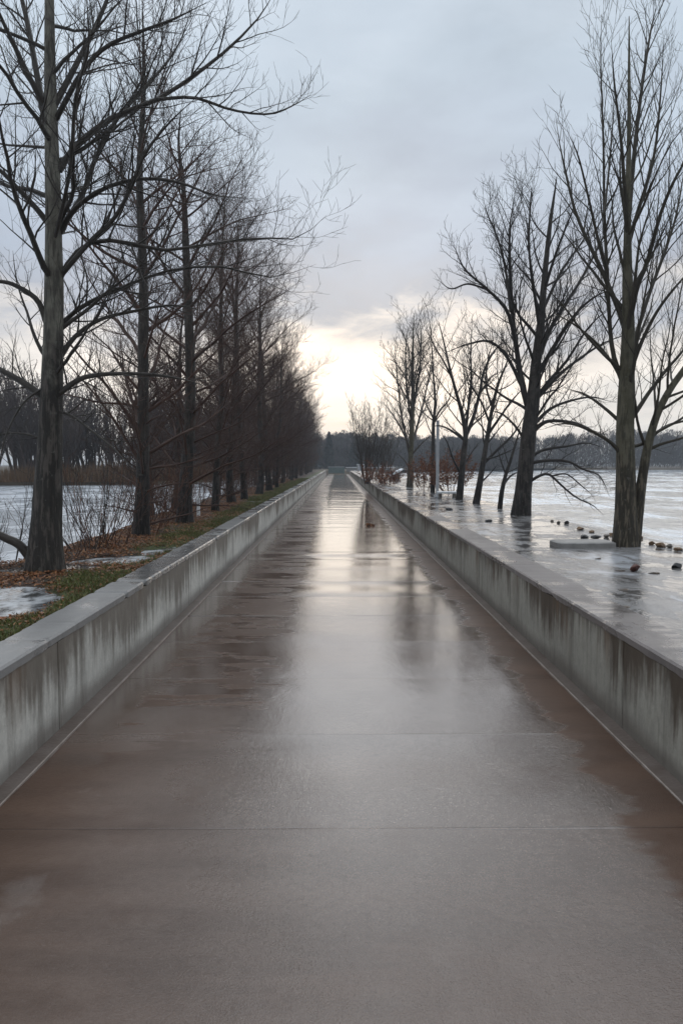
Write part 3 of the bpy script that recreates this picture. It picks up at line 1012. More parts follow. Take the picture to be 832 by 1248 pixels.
# --- right 1: olive poplar with a second stem
r = np.random.default_rng(23)
base = on_plane(762, 665, ZR); Y = base[1]
trunkpx = [(761, 667, 31), (762, 630, 26), (762, 580, 23), (761, 520, 21), (763, 460, 18), (765, 400, 15), (764, 340, 12), (764, 288, 9), (765, 220, 6.5), (766, 150, 4.6), (766, 80, 3), (766, 20, 1)]
stem2 = [(771, 664, 15), (776, 632, 13), (781, 590, 12), (788, 548, 10.5), (799, 508, 9), (815, 476, 8), (836, 446, 7), (860, 410, 5.5), (882, 360, 4), (895, 300, 2.5), (903, 230, 1)]
boughs = [
    ([(760, 470), (748, 436), (743, 400), (740, 340), (736, 260), (735, 180), (732, 90), (732, 18)], 7, 1.2, .12),
    ([(764, 290), (760, 220), (756, 168), (748, 100), (744, 44)], 6, 1.2, -.25),
    ([(764, 286), (772, 192), (780, 120), (792, 40), (800, 6)], 7, 1.3, .3),
    ([(766, 398), (776, 350), (788, 320), (804, 262), (820, 222), (836, 190), (850, 130)], 7, 1.8, -.3),
    ([(765, 300), (776, 260), (796, 192), (804, 120), (809, 36)], 6, 1.3, .15),
    ([(762, 400), (748, 364), (732, 328), (714, 290), (700, 256), (690, 215), (682, 178), (676, 138)], 7, 1.4, .25),
    ([(740, 330), (728, 290), (716, 238), (704, 190), (690, 158)], 4.5, 1.2, -.3),
    ([(736, 262), (744, 180), (748, 120)], 3, 1.2, .4),
    ([(758, 556), (742, 538), (713, 522), (690, 516), (668, 520)], 5.5, 1.6, -.35),
    ([(757, 516), (737, 498), (713, 481), (690, 474)], 5, 1.5, .35),
    ([(768, 512), (780, 494), (792, 476), (812, 450), (834, 424), (860, 380)], 6.5, 2.4, .2),
    ([(766, 460), (780, 420), (800, 380), (824, 348), (850, 320)], 6, 2, -.2),
    ([(766, 545), (784, 540), (810, 520), (836, 512), (860, 500)], 5, 2, .3),
    ([(790, 548), (806, 541), (834, 533), (870, 520)], 4.5, 2, -.3),
    ([(762, 480), (750, 450), (728, 420), (700, 396), (672, 380)], 4.5, 1.5, .1),
    ([(768, 430), (790, 360), (812, 300), (826, 250), (840, 160)], 6, 1.5, .4),
]
(tp, tr), mains = traced(base, Y, trunkpx, boughs, r, .4)
(sp, sr), _ = traced(base, Y, stem2, [], r)
P2 = dict(sides=22, flare=.10, rough=.07, rmin=.0018, w1=.06, up=.30, lmax=.85, zmin=.5,
          shape=lambda t: .5 + .5 * np.sin(np.clip(t, 0, 1) * 3.0),
          boughs=[(14, .28, .72, 36, 10, 1.9, .42, .04, 0)],
          levels=[(4.6, .20, 36, 10, .38, .5, 7, .07, .06, 4),
                  (7.0, .15, 38, 12, .40, .6, 5, .08, .08, 3),
                  (7.0, .15, 38, 12, .52, .7, 3, .09, .06, 3)])
TV, (cv, cq) = tree_parts(r, [(tp, tr), (sp, sr)], mains, P2)
t = empty('bare_tree', base, 0, 'tall olive barked poplar nearest on the right, with a second stem leaning right', 'tree', GR)
obj('trunk', mesh('trunk', TV[0][0], [TV[0][1]], M['bark_o'], True), t)
obj('stem', mesh('stem', TV[1][0], [TV[1][1]], M['bark_o'], True), t)
obj('crown', mesh('crown', cv, [cq], M['twig_r'], True), t)

# --- right 2: broad black tree
r = np.random.default_rng(31)
base = on_plane(634, 628, ZR); Y = base[1]
trunkpx = [(634, 629, 25), (637, 600, 20), (641, 560, 18.5), (645, 520, 18), (650, 480, 16), (653, 440, 12), (659, 390, 9), (663, 340, 7), (669, 280, 5), (676, 230, 2), (678, 215, .8)]
boughs = [
    ([(646, 505), (637, 472), (630, 430), (624, 380), (621, 320), (621, 275), (628, 232)], 9, 1.6, .1),
    ([(629, 424), (618, 380), (594, 353), (566, 328), (552, 298)], 5.5, 1.2, -.2),
    ([(622, 380), (616, 330), (606, 290), (594, 262), (588, 240)], 4, 1, .3),
    ([(638, 476), (618, 436), (596, 416), (568, 420), (542, 430)], 5, 1.3, .25),
    ([(594, 353), (570, 346), (550, 352), (536, 344)], 3, 1, .2),
    ([(653, 446), (666, 410), (680, 384), (708, 340), (736, 286), (752, 258)], 7, 1.4, .25),
    ([(652, 462), (676, 420), (700, 384), (724, 362), (748, 352)], 6, 1.5, -.25),
    ([(650, 490), (672, 466), (694, 446), (732, 420), (772, 404)], 6, 1.5, .2),
    ([(661, 360), (676, 312), (692, 270), (704, 240)], 4.5, 1, -.3),
    ([(657, 400), (650, 350), (644, 300), (646, 250), (648, 222)], 4.5, 1, -.4),
    ([(660, 380), (684, 330), (712, 290), (724, 262)], 4.5, 1, .4),
    ([(646, 530), (658, 518), (672, 513), (701, 516), (726, 528), (752, 548)], 6.5, 1.6, -.25),
    ([(644, 560), (660, 549), (690, 544), (715, 540), (735, 546)], 5, 1.3, .3),
    ([(643, 566), (660, 562), (690, 562), (710, 572), (730, 580), (742, 604)], 5, 1.2, -.3),
    ([(641, 590), (655, 581), (668, 578), (682, 590), (701, 606), (722, 616), (735, 628)], 4.5, 1.1, -.15),
    ([(672, 580), (690, 578), (708, 592), (722, 604)], 2.5, 1, .2),
    ([(648, 520), (668, 500), (690, 490), (720, 484), (745, 490)], 5, 1.5, .3),
    ([(641, 540), (628, 520), (612, 505), (596, 500)], 4, 1.2, .2),
    ([(646, 500), (664, 470), (690, 440), (716, 400), (745, 372)], 6, 1.3, -.1),
]
(tp, tr), mains = traced(base, Y, trunkpx, boughs, r, .5)
P3 = dict(sides=20, flare=.14, rough=.08, rmin=.0024, w1=.09, up=.22, lmax=1.0, zmin=.25,
          shape=lambda t: .5 + .6 * np.sin(np.clip(t, 0, 1) * 3.0),
          boughs=[(18, .28, .82, 48, 10, 2.0, .42, .04, 0)],
          levels=[(5.2, .18, 42, 12, .40, .5, 7, .10, .05, 4),
                  (8.0, .12, 42, 13, .42, .6, 5, .10, .06, 3),
                  (9.0, .12, 40, 13, .55, .7, 3, .10, .05, 3)])
TV, (cv, cq) = tree_parts(r, [(tp, tr)], mains, P3)
t = empty('bare_tree', base, 0, 'broad black bare tree on the icy bank, drooping boughs on its right', 'tree', GR)
obj('trunk', mesh('trunk', merge(TV)[0], [merge(TV)[1]], M['bark_b'], True), t)
obj('crown', mesh('crown', cv, [cq], M['twig_b'], True), t)


# --- the smaller trees further along the right bank (traced too)
def small(px, py, trunkpx, boughs, bark, twig, label, seed, P, zb=ZR):
    r = np.random.default_rng(seed)
    base = on_plane(px, py, zb); Y = base[1]
    (tp, tr), mains = traced(base, Y, trunkpx, boughs, r, .5)
    TV, (cv, cq) = tree_parts(r, [(tp, tr)], mains, P)
    t = empty('bare_tree', base, 0, label, 'tree', GR)
    obj('trunk', mesh('trunk', merge(TV)[0], [merge(TV)[1]], bark, True), t)
    obj('crown', mesh('crown', cv, [cq], twig, True), t)
    return t


def PS(n, ang, ln, rmin, dens=1.0, up=.22, trop=.05, t0=.3):
    return dict(sides=12, flare=.15, rough=.07, rmin=rmin, w1=.08, up=up, lmax=1.6, zmin=.3,
                shape=lambda t: .5 + .6 * np.sin(np.clip(t, 0, 1) * 3.0),
                boughs=[(n, t0, .97, ang, 10, ln, .42, trop, 0)],
                levels=[(4.0 * dens, .15, 40, 11, .40, .5, 6, .10, .06, 4),
                        (6.5 * dens, .12, 42, 12, .42, .62, 4, .12, .06, 3),
                        (5.5 * dens, .12, 42, 12, .45, .75, 2, .12, .05, 3)])


small(608, 620, [(608, 621, 6), (611, 600, 5.5), (616, 578, 4.5), (622, 560, 3.5), (628, 540, 2.4), (634, 520, 1)],
      [([(612, 592), (622, 580), (634, 574)], 3.5, 1), ([(616, 578), (610, 562), (606, 545)], 2.5, .8)],
      M['bark_b'], M['twig_b'], 'small leaning black sapling just left of the broad black tree', 41, PS(8, 45, .8, .0026))
small(579, 613, [(579, 614, 9), (584, 590, 7.5), (589, 560, 6.5), (594, 530, 5.5), (599, 500, 4.5), (606, 470, 3.5), (616, 445, 2), (622, 425, .8)],
      [([(588, 566), (604, 550), (626, 528), (642, 500)], 4.5, 1.2), ([(594, 530), (608, 510), (622, 490), (640, 470)], 4, 1.2),
       ([(596, 515), (586, 490), (572, 465), (566, 440)], 3, 1), ([(584, 590), (596, 578), (606, 566)], 2.5, 1),
       ([(600, 498), (592, 470), (594, 440), (602, 410)], 3, .9), ([(590, 560), (606, 556), (630, 545)], 3, 1)],
      M['bark_b'], M['twig_b'], 'thin black tree leaning right, between the forked tree and the sapling', 43, PS(10, 44, 1.5, .0028))
small(559, 609, [(559, 610, 8.5), (562, 580, 7.5), (565, 550, 7), (567, 530, 6.2), (563, 505, 5), (556, 480, 4), (548, 450, 3), (540, 415, 1.8), (534, 392, .8)],
      [([(567, 532), (576, 510), (584, 480), (590, 450), (604, 425), (618, 412)], 5.5, 1.3), ([(566, 533), (570, 500), (574, 460), (573, 430), (575, 395)], 4.5, 1),
       ([(565, 536), (550, 525), (537, 519), (525, 520)], 3.5, 1), ([(561, 578), (552, 560), (545, 540), (538, 528)], 3, 1),
       ([(563, 570), (574, 552), (584, 538)], 2.5, .8), ([(550, 460), (540, 440), (528, 420), (522, 405)], 2.6, .8), ([(584, 480), (598, 460), (612, 452)], 2.5, .8)],
      M['bark_b'], M['twig_b'], 'dark Y forked bare tree right of the pale post', 47, PS(12, 42, 1.9, .0030))
small(527, 600, [(527, 601, 5.5), (527, 570, 5), (527.5, 540, 4.6), (528, 515, 4), (530, 490, 3), (528, 460, 2.2), (526, 425, 1.4), (524, 395, .7)],
      [([(528, 515), (536, 500), (546, 488), (552, 470)], 3, .9), ([(528, 510), (518, 490), (512, 470)], 2.6, .8)],
      M['bark_b'], M['twig_g'], 'thin straight dark tree standing right against the pale post', 53, PS(14, 42, 2.0, .0034))
small(499, 594, [(499, 595, 8.5), (500, 570, 7), (501, 540, 6.4), (502, 510, 5.6), (503, 480, 4.6), (502, 450, 3.6), (503, 420, 2.4), (504, 385, .8)],
      [([(500, 560), (494, 530), (488, 500), (484, 460), (480, 430)], 3.5, .9), ([(500, 550), (508, 520), (516, 490), (522, 460), (528, 430)], 3.5, .9),
       ([(500, 548), (490, 525), (478, 505), (466, 490)], 3, .8), ([(502, 520), (496, 480), (494, 440), (495, 400)], 3, .8),
       ([(502, 500), (510, 460), (513, 420), (512, 392)], 3, .8), ([(499, 570), (490, 558), (482, 552)], 2, .7), ([(501, 555), (514, 540), (528, 528)], 2.5, .8)],
      M['bark_o'], M['twig_g'], 'many stemmed upright grey brown tree farthest of the tall right trees', 59, PS(16, 34, 2.6, .0038, 1.1))


# rounded multi-stemmed trees near the far end of the path, right side
def bush_tree(seed, H, W, nst, rmin, dens=1.0, stem=.012):
    r = np.random.default_rng(seed)
    a = np.linspace(0, 2 * math.pi, nst, endpoint=False) + r.uniform(-.3, .3, nst)
    P0 = np.stack([.12 * np.cos(a), .12 * np.sin(a), np.full(nst, -.05)], 1)
    sl = W / H * np.sqrt(r.uniform(.03, 1, nst))
    D = np.stack([np.cos(a) * sl, np.sin(a) * sl, np.ones(nst)], 1)
    L = H * r.uniform(.7, .98, nst)
    st, sr = walk(r, P0, D, L, np.full(nst, stem * H) * r.uniform(.6, 1.1, nst), 12, .05, .05, rmin * 1.5, .9)
    out = [(st, sr, 6)]
    lvl = (st, sr, L)
    for (per, tmin, ang, ratio, n, s) in ((3.6 * dens, .2, 36, .34, 6, 4), (5.0 * dens, .12, 40, .42, 4, 3), (5 * dens, .1, 42, .45, 2, 3)):
        p, d, ln, rd = spawn(r, *lvl, per, tmin, .97, ang, 11, ratio, .5, up=.25, lmin=.12)
        rd = np.minimum(rd, .011 * ln + rmin)
        c, e = walk(r, p, d, ln, rd, n, .11, .06, rmin, .85)
        out.append((c, e, s)); lvl = (c, e, ln)
    return merge([tubes(*out[0])]), merge([tubes(*o) for o in out[1:]])


GE = 'rounded bare trees near the far end of the path'
for (px, py, H, W, sd, lab) in ((447, 588, 5.0, 2.3, 71, 'rounded grey bare tree by the far end of the right wall'),
                                (466, 588, 3.8, 2.1, 73, 'lower dark rounded bare tree right of the rounded grey one')):
    p = on_plane(px, py, ZR); p[2] = ZR - .02
    make_tree('bare_tree', bush_tree(sd, H, W, 14, .0040, 1.2, .0075), M['twig_g'], M['twig_g'], p, 0, lab, GE)

# ------------------------------------------------------------------ shrubs
GS = 'leafless shrubs under the left trees'
def shrub(seed, H, twig, label, loc, cat='shrub', leafy=0, group=GS, W=1.1, name='bare_shrub', nst=8, dens=1.0):
    o = empty(name, loc, 0, label, cat, group)
    (sv, sq), (cv, cq) = bush_tree(seed, H, W, nst, .0016, dens, .0055)
    obj('stem', mesh('stem', sv, [sq], twig, True), o)
    obj('crown', mesh('crown', cv, [cq], twig, True), o)
    if leafy:
        r = np.random.default_rng(seed)
        c = cv[r.integers(0, len(cv), leafy)] + r.normal(0, .03, (leafy, 3))
        obj('foliage', leaf_mesh(r, c, .022, .05, M['rustleaf'], 'foliage'), o)
    return o


def leaf_mesh(r, c, s0, s1, m, name, flat=False):
    n = len(c)
    if flat:
        nrm = norm(r.normal(0, .35, (n, 3)) + np.array([0, 0, 1.]))
    else:
        nrm = norm(r.normal(0, 1, (n, 3)))
    u = norm(np.cross(nrm, norm(r.normal(0, 1, (n, 3))))); v = np.cross(nrm, u)
    s = r.uniform(s0, s1, n)[:, None]; w = s * r.uniform(.45, .7, n)[:, None]
    lift = nrm * s * r.uniform(-.15, .4, n)[:, None]
    # keel leaf: stem, two sides, tip, and a raised mid point
    V = np.stack([c - u * s, c - v * w * .8 + lift, c + u * s + lift * .5, c + v * w * .8 + lift, c + u * s * .1], 1)
    i = (np.arange(n) * 5)[:, None]
    T = np.concatenate([i + np.array([[0, 1, 4]]), i + np.array([[1, 2, 4]]), i + np.array([[2, 3, 4]]), i + np.array([[3, 0, 4]])])
    return mesh(name, V.reshape(-1, 3), [T], m, False)


SL = [(112, 674, 1.35, 'grey leafless shrub in front of the pond, between the two nearest left trees', 'twig1'),
      (150, 668, 1.15, 'low tangled red brown shrub just left of the second left tree', 'twig_l'),
      (88, 682, 1.0, 'thin leafless shrub close to the right side of the nearest grey trunk', 'twig_l'),
      (20, 684, 1.5, 'tall thin leafless shrub left of the nearest grey trunk', 'twig1'),
      (-25, 690, 1.3, 'leafless shrub at the left picture edge before the pond', 'twig1'),
      (196, 645, 1.5, 'rusty bramble between the second and third left trees', 'twig_rust'),
      (212, 640, 1.2, 'low rusty bramble tight against the third left trunk', 'twig_rust'),
      (130, 664, 1.6, 'taller dark shrub at the pond edge, mid way between the two nearest trunks', 'twig_b')]
SH = []
for i, (px, py, H, lab, tw) in enumerate(SL):
    p = on_plane(px, py, .45)
    p[0] -= .1
    p[2] = float(z_left(np.array(p[0]), np.array(p[1]))) - .02
    SH.append(shrub(200 + i, H, M[tw], lab, p, nst=12 if i != 3 else 7, dens=1.3))
for i in range(38):
    y = 11.5 + i * 1.25 + rr.uniform(-1, 1)
    x = float(shore_l(np.array(y))) + rr.uniform(.2, .7)
    z = float(z_left(np.array(x), np.array(y))) - .02
    copy_thing(SH[rr.choice((0, 1, 5, 5, 6, 6, 7))], (x, y, z), rr.uniform(0, 6.28), rr.uniform(.8, 1.2),
               'low tangled leafless shrub among the trunks further along the left row', GS)

GRS = 'rusty shrubs on the right bank'
for i, (px, py, H, W, lab, n, Yo) in enumerate((
        (549, 603, 1.9, 2.6, 'rusty brown shrub with withered leaves behind the Y forked tree', 3200, 1.2),
        (517, 598, 1.5, 1.7, 'smaller rusty shrub left of the pale post', 1500, .6),
        (458, 587, 1.4, 2.4, 'low rust red scrub at the foot of the rounded grey tree', 1900, -6),
        (474, 590, 1.0, 1.8, 'low rusty scrub on the ice side of the dark rounded tree', 900, -3))):
    p = on_plane(px, py, ZR); s = (p[1] + Yo) / p[1]
    p = np.array([p[0] * s, p[1] + Yo, ZR - .03])
    shrub(300 + i, H, M['twig_rust'], lab, p, leafy=n, group=GRS, W=W, name='rusty_shrub', nst=20, dens=1.7)

# ------------------------------------------------------------------ ground cover
r = np.random.default_rng(90)


def scatter(n, x0, x1, y0, y1, dens, near=True):
    y = y0 * (y1 / y0) ** r.uniform(0, 1, n) if near else r.uniform(y0, y1, n)
    x = r.uniform(x0, x1, n)
    k = r.uniform(0, 1, n) < dens(x, y)
    return x[k], y[k]


def green(x, y):
    b = fbm(x * 1.3, y * .8, 77)
    g = sstep(-3.05, -2.5, x + 1.7 * (b - .5))
    patch = .25 + .75 * sstep(.34, .52, fbm(x * 2.2 + 4, y * 1.4, 88))
    return g * patch * sstep(.95, 1.25, puddle_f(x, y)) * (x < -1.985) * (x > shore_l(y) + .2)


x, y = scatter(230000, -3.6, -1.98, 2.2, 60, lambda x, y: green(x, y))
n = len(x); z = z_left(x, y)
h = r.uniform(.012, .05, n) * (1 + y / 60) * (.6 + .8 * fbm(x * 2, y * 2, 5)); w = r.uniform(.0014, .0026, n) * (1 + y / 9)
a = r.uniform(0, 6.28, n); bend = r.uniform(.2, .9, n) * h; ba = r.uniform(0, 6.28, n)
c = np.stack([x, y, z - .004], 1)
s = np.stack([np.cos(a) * w, np.sin(a) * w, 0 * a], 1)
mid = c + np.stack([np.cos(ba) * bend * .35, np.sin(ba) * bend * .35, h * .6], 1)
tip = c + np.stack([np.cos(ba) * bend, np.sin(ba) * bend, h], 1)
V = np.stack([c - s, c + s, mid + s * .7, mid - s * .7, tip], 1).reshape(-1, 3)
i = (np.arange(n) * 5)[:, None]
props(obj('grass', mesh('grass', V, [i + np.array([[0, 1, 2, 3]]), i + np.array([[3, 2, 4]])], M['grass'])),
      'short wet grass on the left bank beside the wall', 'grass', kind='stuff')

x, y = scatter(150000, -4.1, -1.98, 2.2, 60, lambda x, y: (1 - .86 * green(x, y)) * sstep(.8, 1.1, puddle_f(x, y)) * (x > shore_l(y) - .1) * (.35 + .65 * (fbm(x * 2, y * 1.5, 8) > .45)))
c = np.stack([x, y, z_left(x, y) + r.uniform(.004, .03, len(x))], 1)
props(obj('leaf_litter', leaf_mesh(r, c, .007, .026, M['leaf'], 'leaf_litter', True)),
      'rust brown fallen leaves under the left trees', 'leaves', kind='stuff')

# ------------------------------------------------------------------ far woods
def wood_trees(name, spots, m, label, seed, dens=1.0, rmin=.02, nvar=4):
    r = np.random.default_rng(seed)
    vs = []
    for k in range(nvar):
        st = bush_tree(seed + k, 1.0 * 8, 2.6, 7, rmin, .62 * dens)
        vs.append(merge([st[0], st[1]]))
    L = []
    for (x, y, z, s) in spots:
        v, q = vs[r.integers(nvar)]
        a = r.uniform(0, 6.28); c_, s_ = math.cos(a), math.sin(a)
        p = v * np.array([s * r.uniform(.8, 1.2), s, s])
        p = np.stack([p[:, 0] * c_ - p[:, 1] * s_ + x, p[:, 0] * s_ + p[:, 1] * c_ + y, p[:, 2] + z], 1)
        L.append((p, q))
    V, Q = merge(L)
    return props(obj(name, mesh(name, V, [Q], m)), label, 'wood', kind='stuff')


r = np.random.default_rng(400)
sp = []
for i in range(210):
    t = r.uniform(0, 1)
    x = -9 - 105 * t ** 1.3
    y = 56.5 + r.uniform(0, 20) + max(0, (x + 22)) * .9
    sp.append((x, y, .4, r.uniform(.85, 1.3)))
wood_trees('far_wood', sp, M['mass_l'], 'dense leafless brown wood on the far bank of the left pond', 410, 1.25, .013)


def blob_wood(name, spots, m, label, seed, per=420, conifer=False):
    """each tree: leaf-clump sized facets through the crown's volume"""
    r = np.random.default_rng(seed)
    C = []; S = []
    for (x, y, z, H, W) in spots:
        n = per
        if conifer:
            t = r.uniform(0, 1, n) ** .7
            rad = W * (1 - t) ** .8 * r.uniform(.2, 1, n) * (.72 + .5 * np.sin(t * 40) ** 2) + .1
        else:
            t = r.uniform(.02, 1, n)
            rad = W * np.sqrt(np.clip(1.04 - t ** 3, .02, 1)) * r.uniform(0, 1, n) ** .6 * r.uniform(.7, 1.3, n)
        a = r.uniform(0, 6.28, n)
        C.append(np.stack([x + rad * np.cos(a), y + rad * np.sin(a), z + H * t], 1))
        S.append(np.full(n, .34 if not conifer else .30) * r.uniform(.3, 1.25, n))
    C = np.concatenate(C); S = np.concatenate(S); n = len(C)
    u = norm(r.normal(0, 1, (n, 3))); u[:, 2] += np.sign(u[:, 2]) * (.7 if conifer else 1.6); u = norm(u)
    v = norm(np.cross(u, r.normal(0, 1, (n, 3))))
    s = S[:, None]; wd = .45 if conifer else .22
    V = np.stack([C - u * s, C + v * s * wd, C + u * s * 1.5, C - v * s * wd], 1).reshape(-1, 3)
    Q = (np.arange(n) * 4)[:, None] + np.array([[0, 1, 2, 3]])
    return props(obj(name, mesh(name, V, [Q], m)), label, 'wood', kind='stuff')


def far_line(x0, x1, y0, n, h0, h1, w):
    out = []
    for i in range(n):
        x = r.uniform(x0, x1); d = r.uniform(0, 1)
        hh = h0 + (h1 - h0) * fbm(x * .035 + 3, d * 2, 3) + r.normal(0, .2)
        out.append((x, y0 + d * 34, .2 + d * 1.6, max(3, hh * r.uniform(.80, 1.0)), w * r.uniform(.7, 1.3)))
    return out


blob_wood('far_wood', far_line(26, 330, 192, 620, 5.5, 11.5, 3.4), M['mass_r'], 'low grey wood along the far shore of the icy river', 420, 620)
blob_wood('far_wood', far_line(-45, 40, 170, 260, 4.5, 10.0, 2.6), M['mass_r'], 'grey wood closing the view beyond the end of the path', 430, 620)
sp = [(-1.6, 152, .4, 7.2, 1.4), (-4.2, 154, .4, 6.0, 1.8), (-8.0, 150, .4, 6.0, 1.8), (3.2, 158, .4, 5.2, 1.6), (-13, 156, .4, 6.6, 2.0)]
GC = 'dark conifers beyond the end of the path'
for i, (x, y, z, H, W) in enumerate(sp):
    o = blob_wood('conifer', [(0, 0, 0, H, W)], M['mass_c'], 'x', 440 + i, 900, True)
    del o['kind']
    o.location = (x, y, z)
    props(o, ['tallest dark conifer on the skyline just left of the path end', 'dark conifer half hidden by the last left trees',
              'lower dark conifer behind the far end of the left row', 'dark conifer straight beyond the path end', 'dark conifer far left behind the left row'][i], 'tree', GC)

# reeds on the far bank of the pond
r = np.random.default_rng(77)
n = 26000
x = -9.5 - 100 * r.uniform(0, 1, n) ** 1.4; t = r.uniform(0, 1, n)
y = 52.2 + np.clip((x + 30) * .12, 0, 4) + t * 3.2 + np.clip((x + 13) * 2.5, 0, 20)
h = r.uniform(.5, 1.5, n) * (.6 + .8 * fbm(x * .3, y * .3, 4)); w = r.uniform(.015, .035, n)
a = r.uniform(0, 3.14, n)
c = np.stack([x, y, np.full(n, .38)], 1); s = np.stack([np.cos(a) * w, np.sin(a) * w, 0 * a], 1)
tip = c + np.stack([r.normal(0, .15, n), r.normal(0, .15, n), h], 1)
V = np.stack([c - s, c + s, tip], 1).reshape(-1, 3)
props(obj('reeds', mesh('reeds', V, [(np.arange(n) * 3)[:, None] + np.array([[0, 1, 2]])], M['reed'])),
      'strip of dry brown reeds on the far bank of the pond', 'reeds', kind='stuff')


# ------------------------------------------------------------------ stones, slab, post ...
def ico(sub=3):
    import bmesh
    bm = bmesh.new()
    bmesh.ops.create_icosphere(bm, subdivisions=sub, radius=1)
    V = np.array([v.co[:] for v in bm.verts]); T = np.array([[v.index for v in f.verts] for f in bm.faces])
    bm.free()
    return V, T


IV, IT = ico(3)


def stone(name, px, py, w, h, m, label, group, seed, dz=0.0, cat='stone', depth=None, z=ZR, cut=.5):
    r = np.random.default_rng(seed)
    p = on_plane(px, py, z)
    k = p[1] / F
    o3 = r.uniform(0, 50, 3)
    n1 = fbm(IV[:, 0] * 1.6 + o3[0] + IV[:, 2], IV[:, 1] * 1.6 + o3[1] - IV[:, 2], seed)
    n2 = fbm(IV[:, 0] * 5 + o3[1] + IV[:, 2] * 3, IV[:, 1] * 5 + o3[2] - IV[:, 2] * 2, seed + 5)
    V = IV * (.85 + .45 * n1 + .10 * n2)[:, None]
    for _ in range(14):
        nn = norm(r.normal(0, 1, 3)); dd = r.uniform(.5, .85)
        V = V - nn * np.maximum(0, V @ nn - dd)[:, None] * .97
    sx = w * k / 2; sz = h * k / 2
    V = V * np.array([sx, (depth or w * .8) * k / 2, sz])
    zz = float(z_right(np.array(p[0]), np.array(p[1])))
    V[:, 2] += sz * (1 - cut)
    o = obj(name, mesh(name, V, [IT], m, False))
    o.location = (p[0], p[1] + sx, zz + dz)
    o.rotation_euler = (0, 0, 0)
    return props(o, label, cat, group)


GST = 'loose stones on the icy ground'
stone('stone', 775, 697, 16, 12, M['rock_r'], 'red brown stone on the ice in front of the olive poplar', GST, 1)
stone('stone', 826, 692, 13, 10, M['rock_d'], 'round black stone on the ice at the right picture edge', GST, 2)
stone('stone', 595.5, 636, 9, 5, M['rock_d'], 'small black stone on the ice left of the broad black tree', GST, 3)
stone('stone', 548, 622, 9, 4.5, M['rock_d'], 'small black stone on the ice below the Y forked tree', GST, 4)
stone('stone', 690, 639, 7, 5, M['rock_d'], 'dark pebble at the shore between broad black tree and pale slab', GST, 5)
stone('stone', 673, 636, 5, 4, M['rock'], 'small grey pebble nearest the broad black trunk on its right', GST, 6)
stone('stone', 681, 638, 6, 4.5, M['rock'], 'second grey pebble right of the broad black trunk', GST, 7)
GSH = 'stones edging the right shore'
for i, (px, py, w, h, mk, lab) in enumerate((
        (708, 646, 12, 6, 'rock_b', 'ochre shore stone above the left end of the pale slab'),
        (722, 649, 9, 5, 'rock_b', 'small ochre shore stone above the middle of the pale slab'),
        (728, 656, 14, 6, 'rock_d', 'flat dark shore stone just behind the pale slab'),
        (740, 655, 12, 7, 'rock', 'grey shore stone left of the olive poplar foot'),
        (713, 655, 13, 6, 'rock_d', 'black shore stone behind the left part of the pale slab'),
        (748, 653, 12, 6, 'rock_b', 'ochre shore stone touching the olive poplar foot'),
        (780, 657, 9, 6, 'rock_b', 'ochre shore stone just right of the leaning second stem'),
        (795, 664, 12, 8, 'rock_b', 'leftmost brown stone of the heap right of the poplar'),
        (806, 667, 15, 9, 'rock_b', 'biggest brown stone of the heap right of the poplar'),
        (818, 668, 12, 7, 'rock', 'grey stone of the heap right of the poplar'),
        (829, 671, 13, 7, 'rock_b', 'brown stone of the shore heap cut by the right picture edge'),
        (845, 673, 14, 8, 'rock', 'grey stone of the shore heap beyond the right picture edge'))):
    stone('stone', px, py, w * .92, h * .95, M[mk], lab, GSH, 20 + i)
GD = 'sodden leaf mats on the icy ground'
for i, (px, py, w, h, lab) in enumerate((
        (757, 697, 18, 3.5, 'dark sodden leaf mat left of the red brown stone'),
        (762, 719, 13, 3, 'dark sodden leaf mat in the middle of the poplar reflection'),
        (762, 741, 19, 4, 'dark sodden leaf mat nearest the camera on the ice'),
        (800, 700, 16, 3, 'thin dark twig litter between the red brown and the black stone'),
        (637, 683, 17, 4, 'dark leaf mat beside the right wall coping'),
        (730, 681, 10, 2.5, 'small dark leaf mat in front of the pale slab'))):
    stone('leaf_mat', px, py, w, h, M['debris'], lab, GD, 50 + i, cat='leaves', cut=.55, dz=-.004)

# pale low slab at the poplar's foot
p0 = on_plane(680, 668, ZR); p1 = on_plane(753, 668, ZR)
w = p1[0] - p0[0]; hgt = .068; dep = .50
cn = []
for (sx, sy, a0) in ((1, 1, 0), (-1, 1, 90), (-1, -1, 180), (1, -1, 270)):
    rad = .10
    for a in np.linspace(a0, a0 + 90, 6):
        cn.append((sx * (w / 2 - rad) + rad * math.cos(R(a)), sy * (dep / 2 - rad) + rad * math.sin(R(a))))
cn = np.array(cn); n = len(cn)
inn = cn * (1 - .024 / np.abs(cn).max(0))
V = np.concatenate([np.c_[cn, np.full(n, -.05)], np.c_[cn, np.full(n, hgt - .012)], np.c_[inn, np.full(n, hgt)]])
i = np.arange(n); j = (i + 1) % n
Q = np.concatenate([np.stack([i, j, j + n, i + n], 1), np.stack([i + n, j + n, j + 2 * n, i + 2 * n], 1)])
o = obj('concrete_slab', mesh('concrete_slab', V, [Q, np.array([i + 2 * n])], M['plinth']))
o.location = (p0[0] + w / 2, p0[1] + dep / 2, ZR)
props(o, 'low pale slab with rounded corners beside the olive poplar', 'slab')

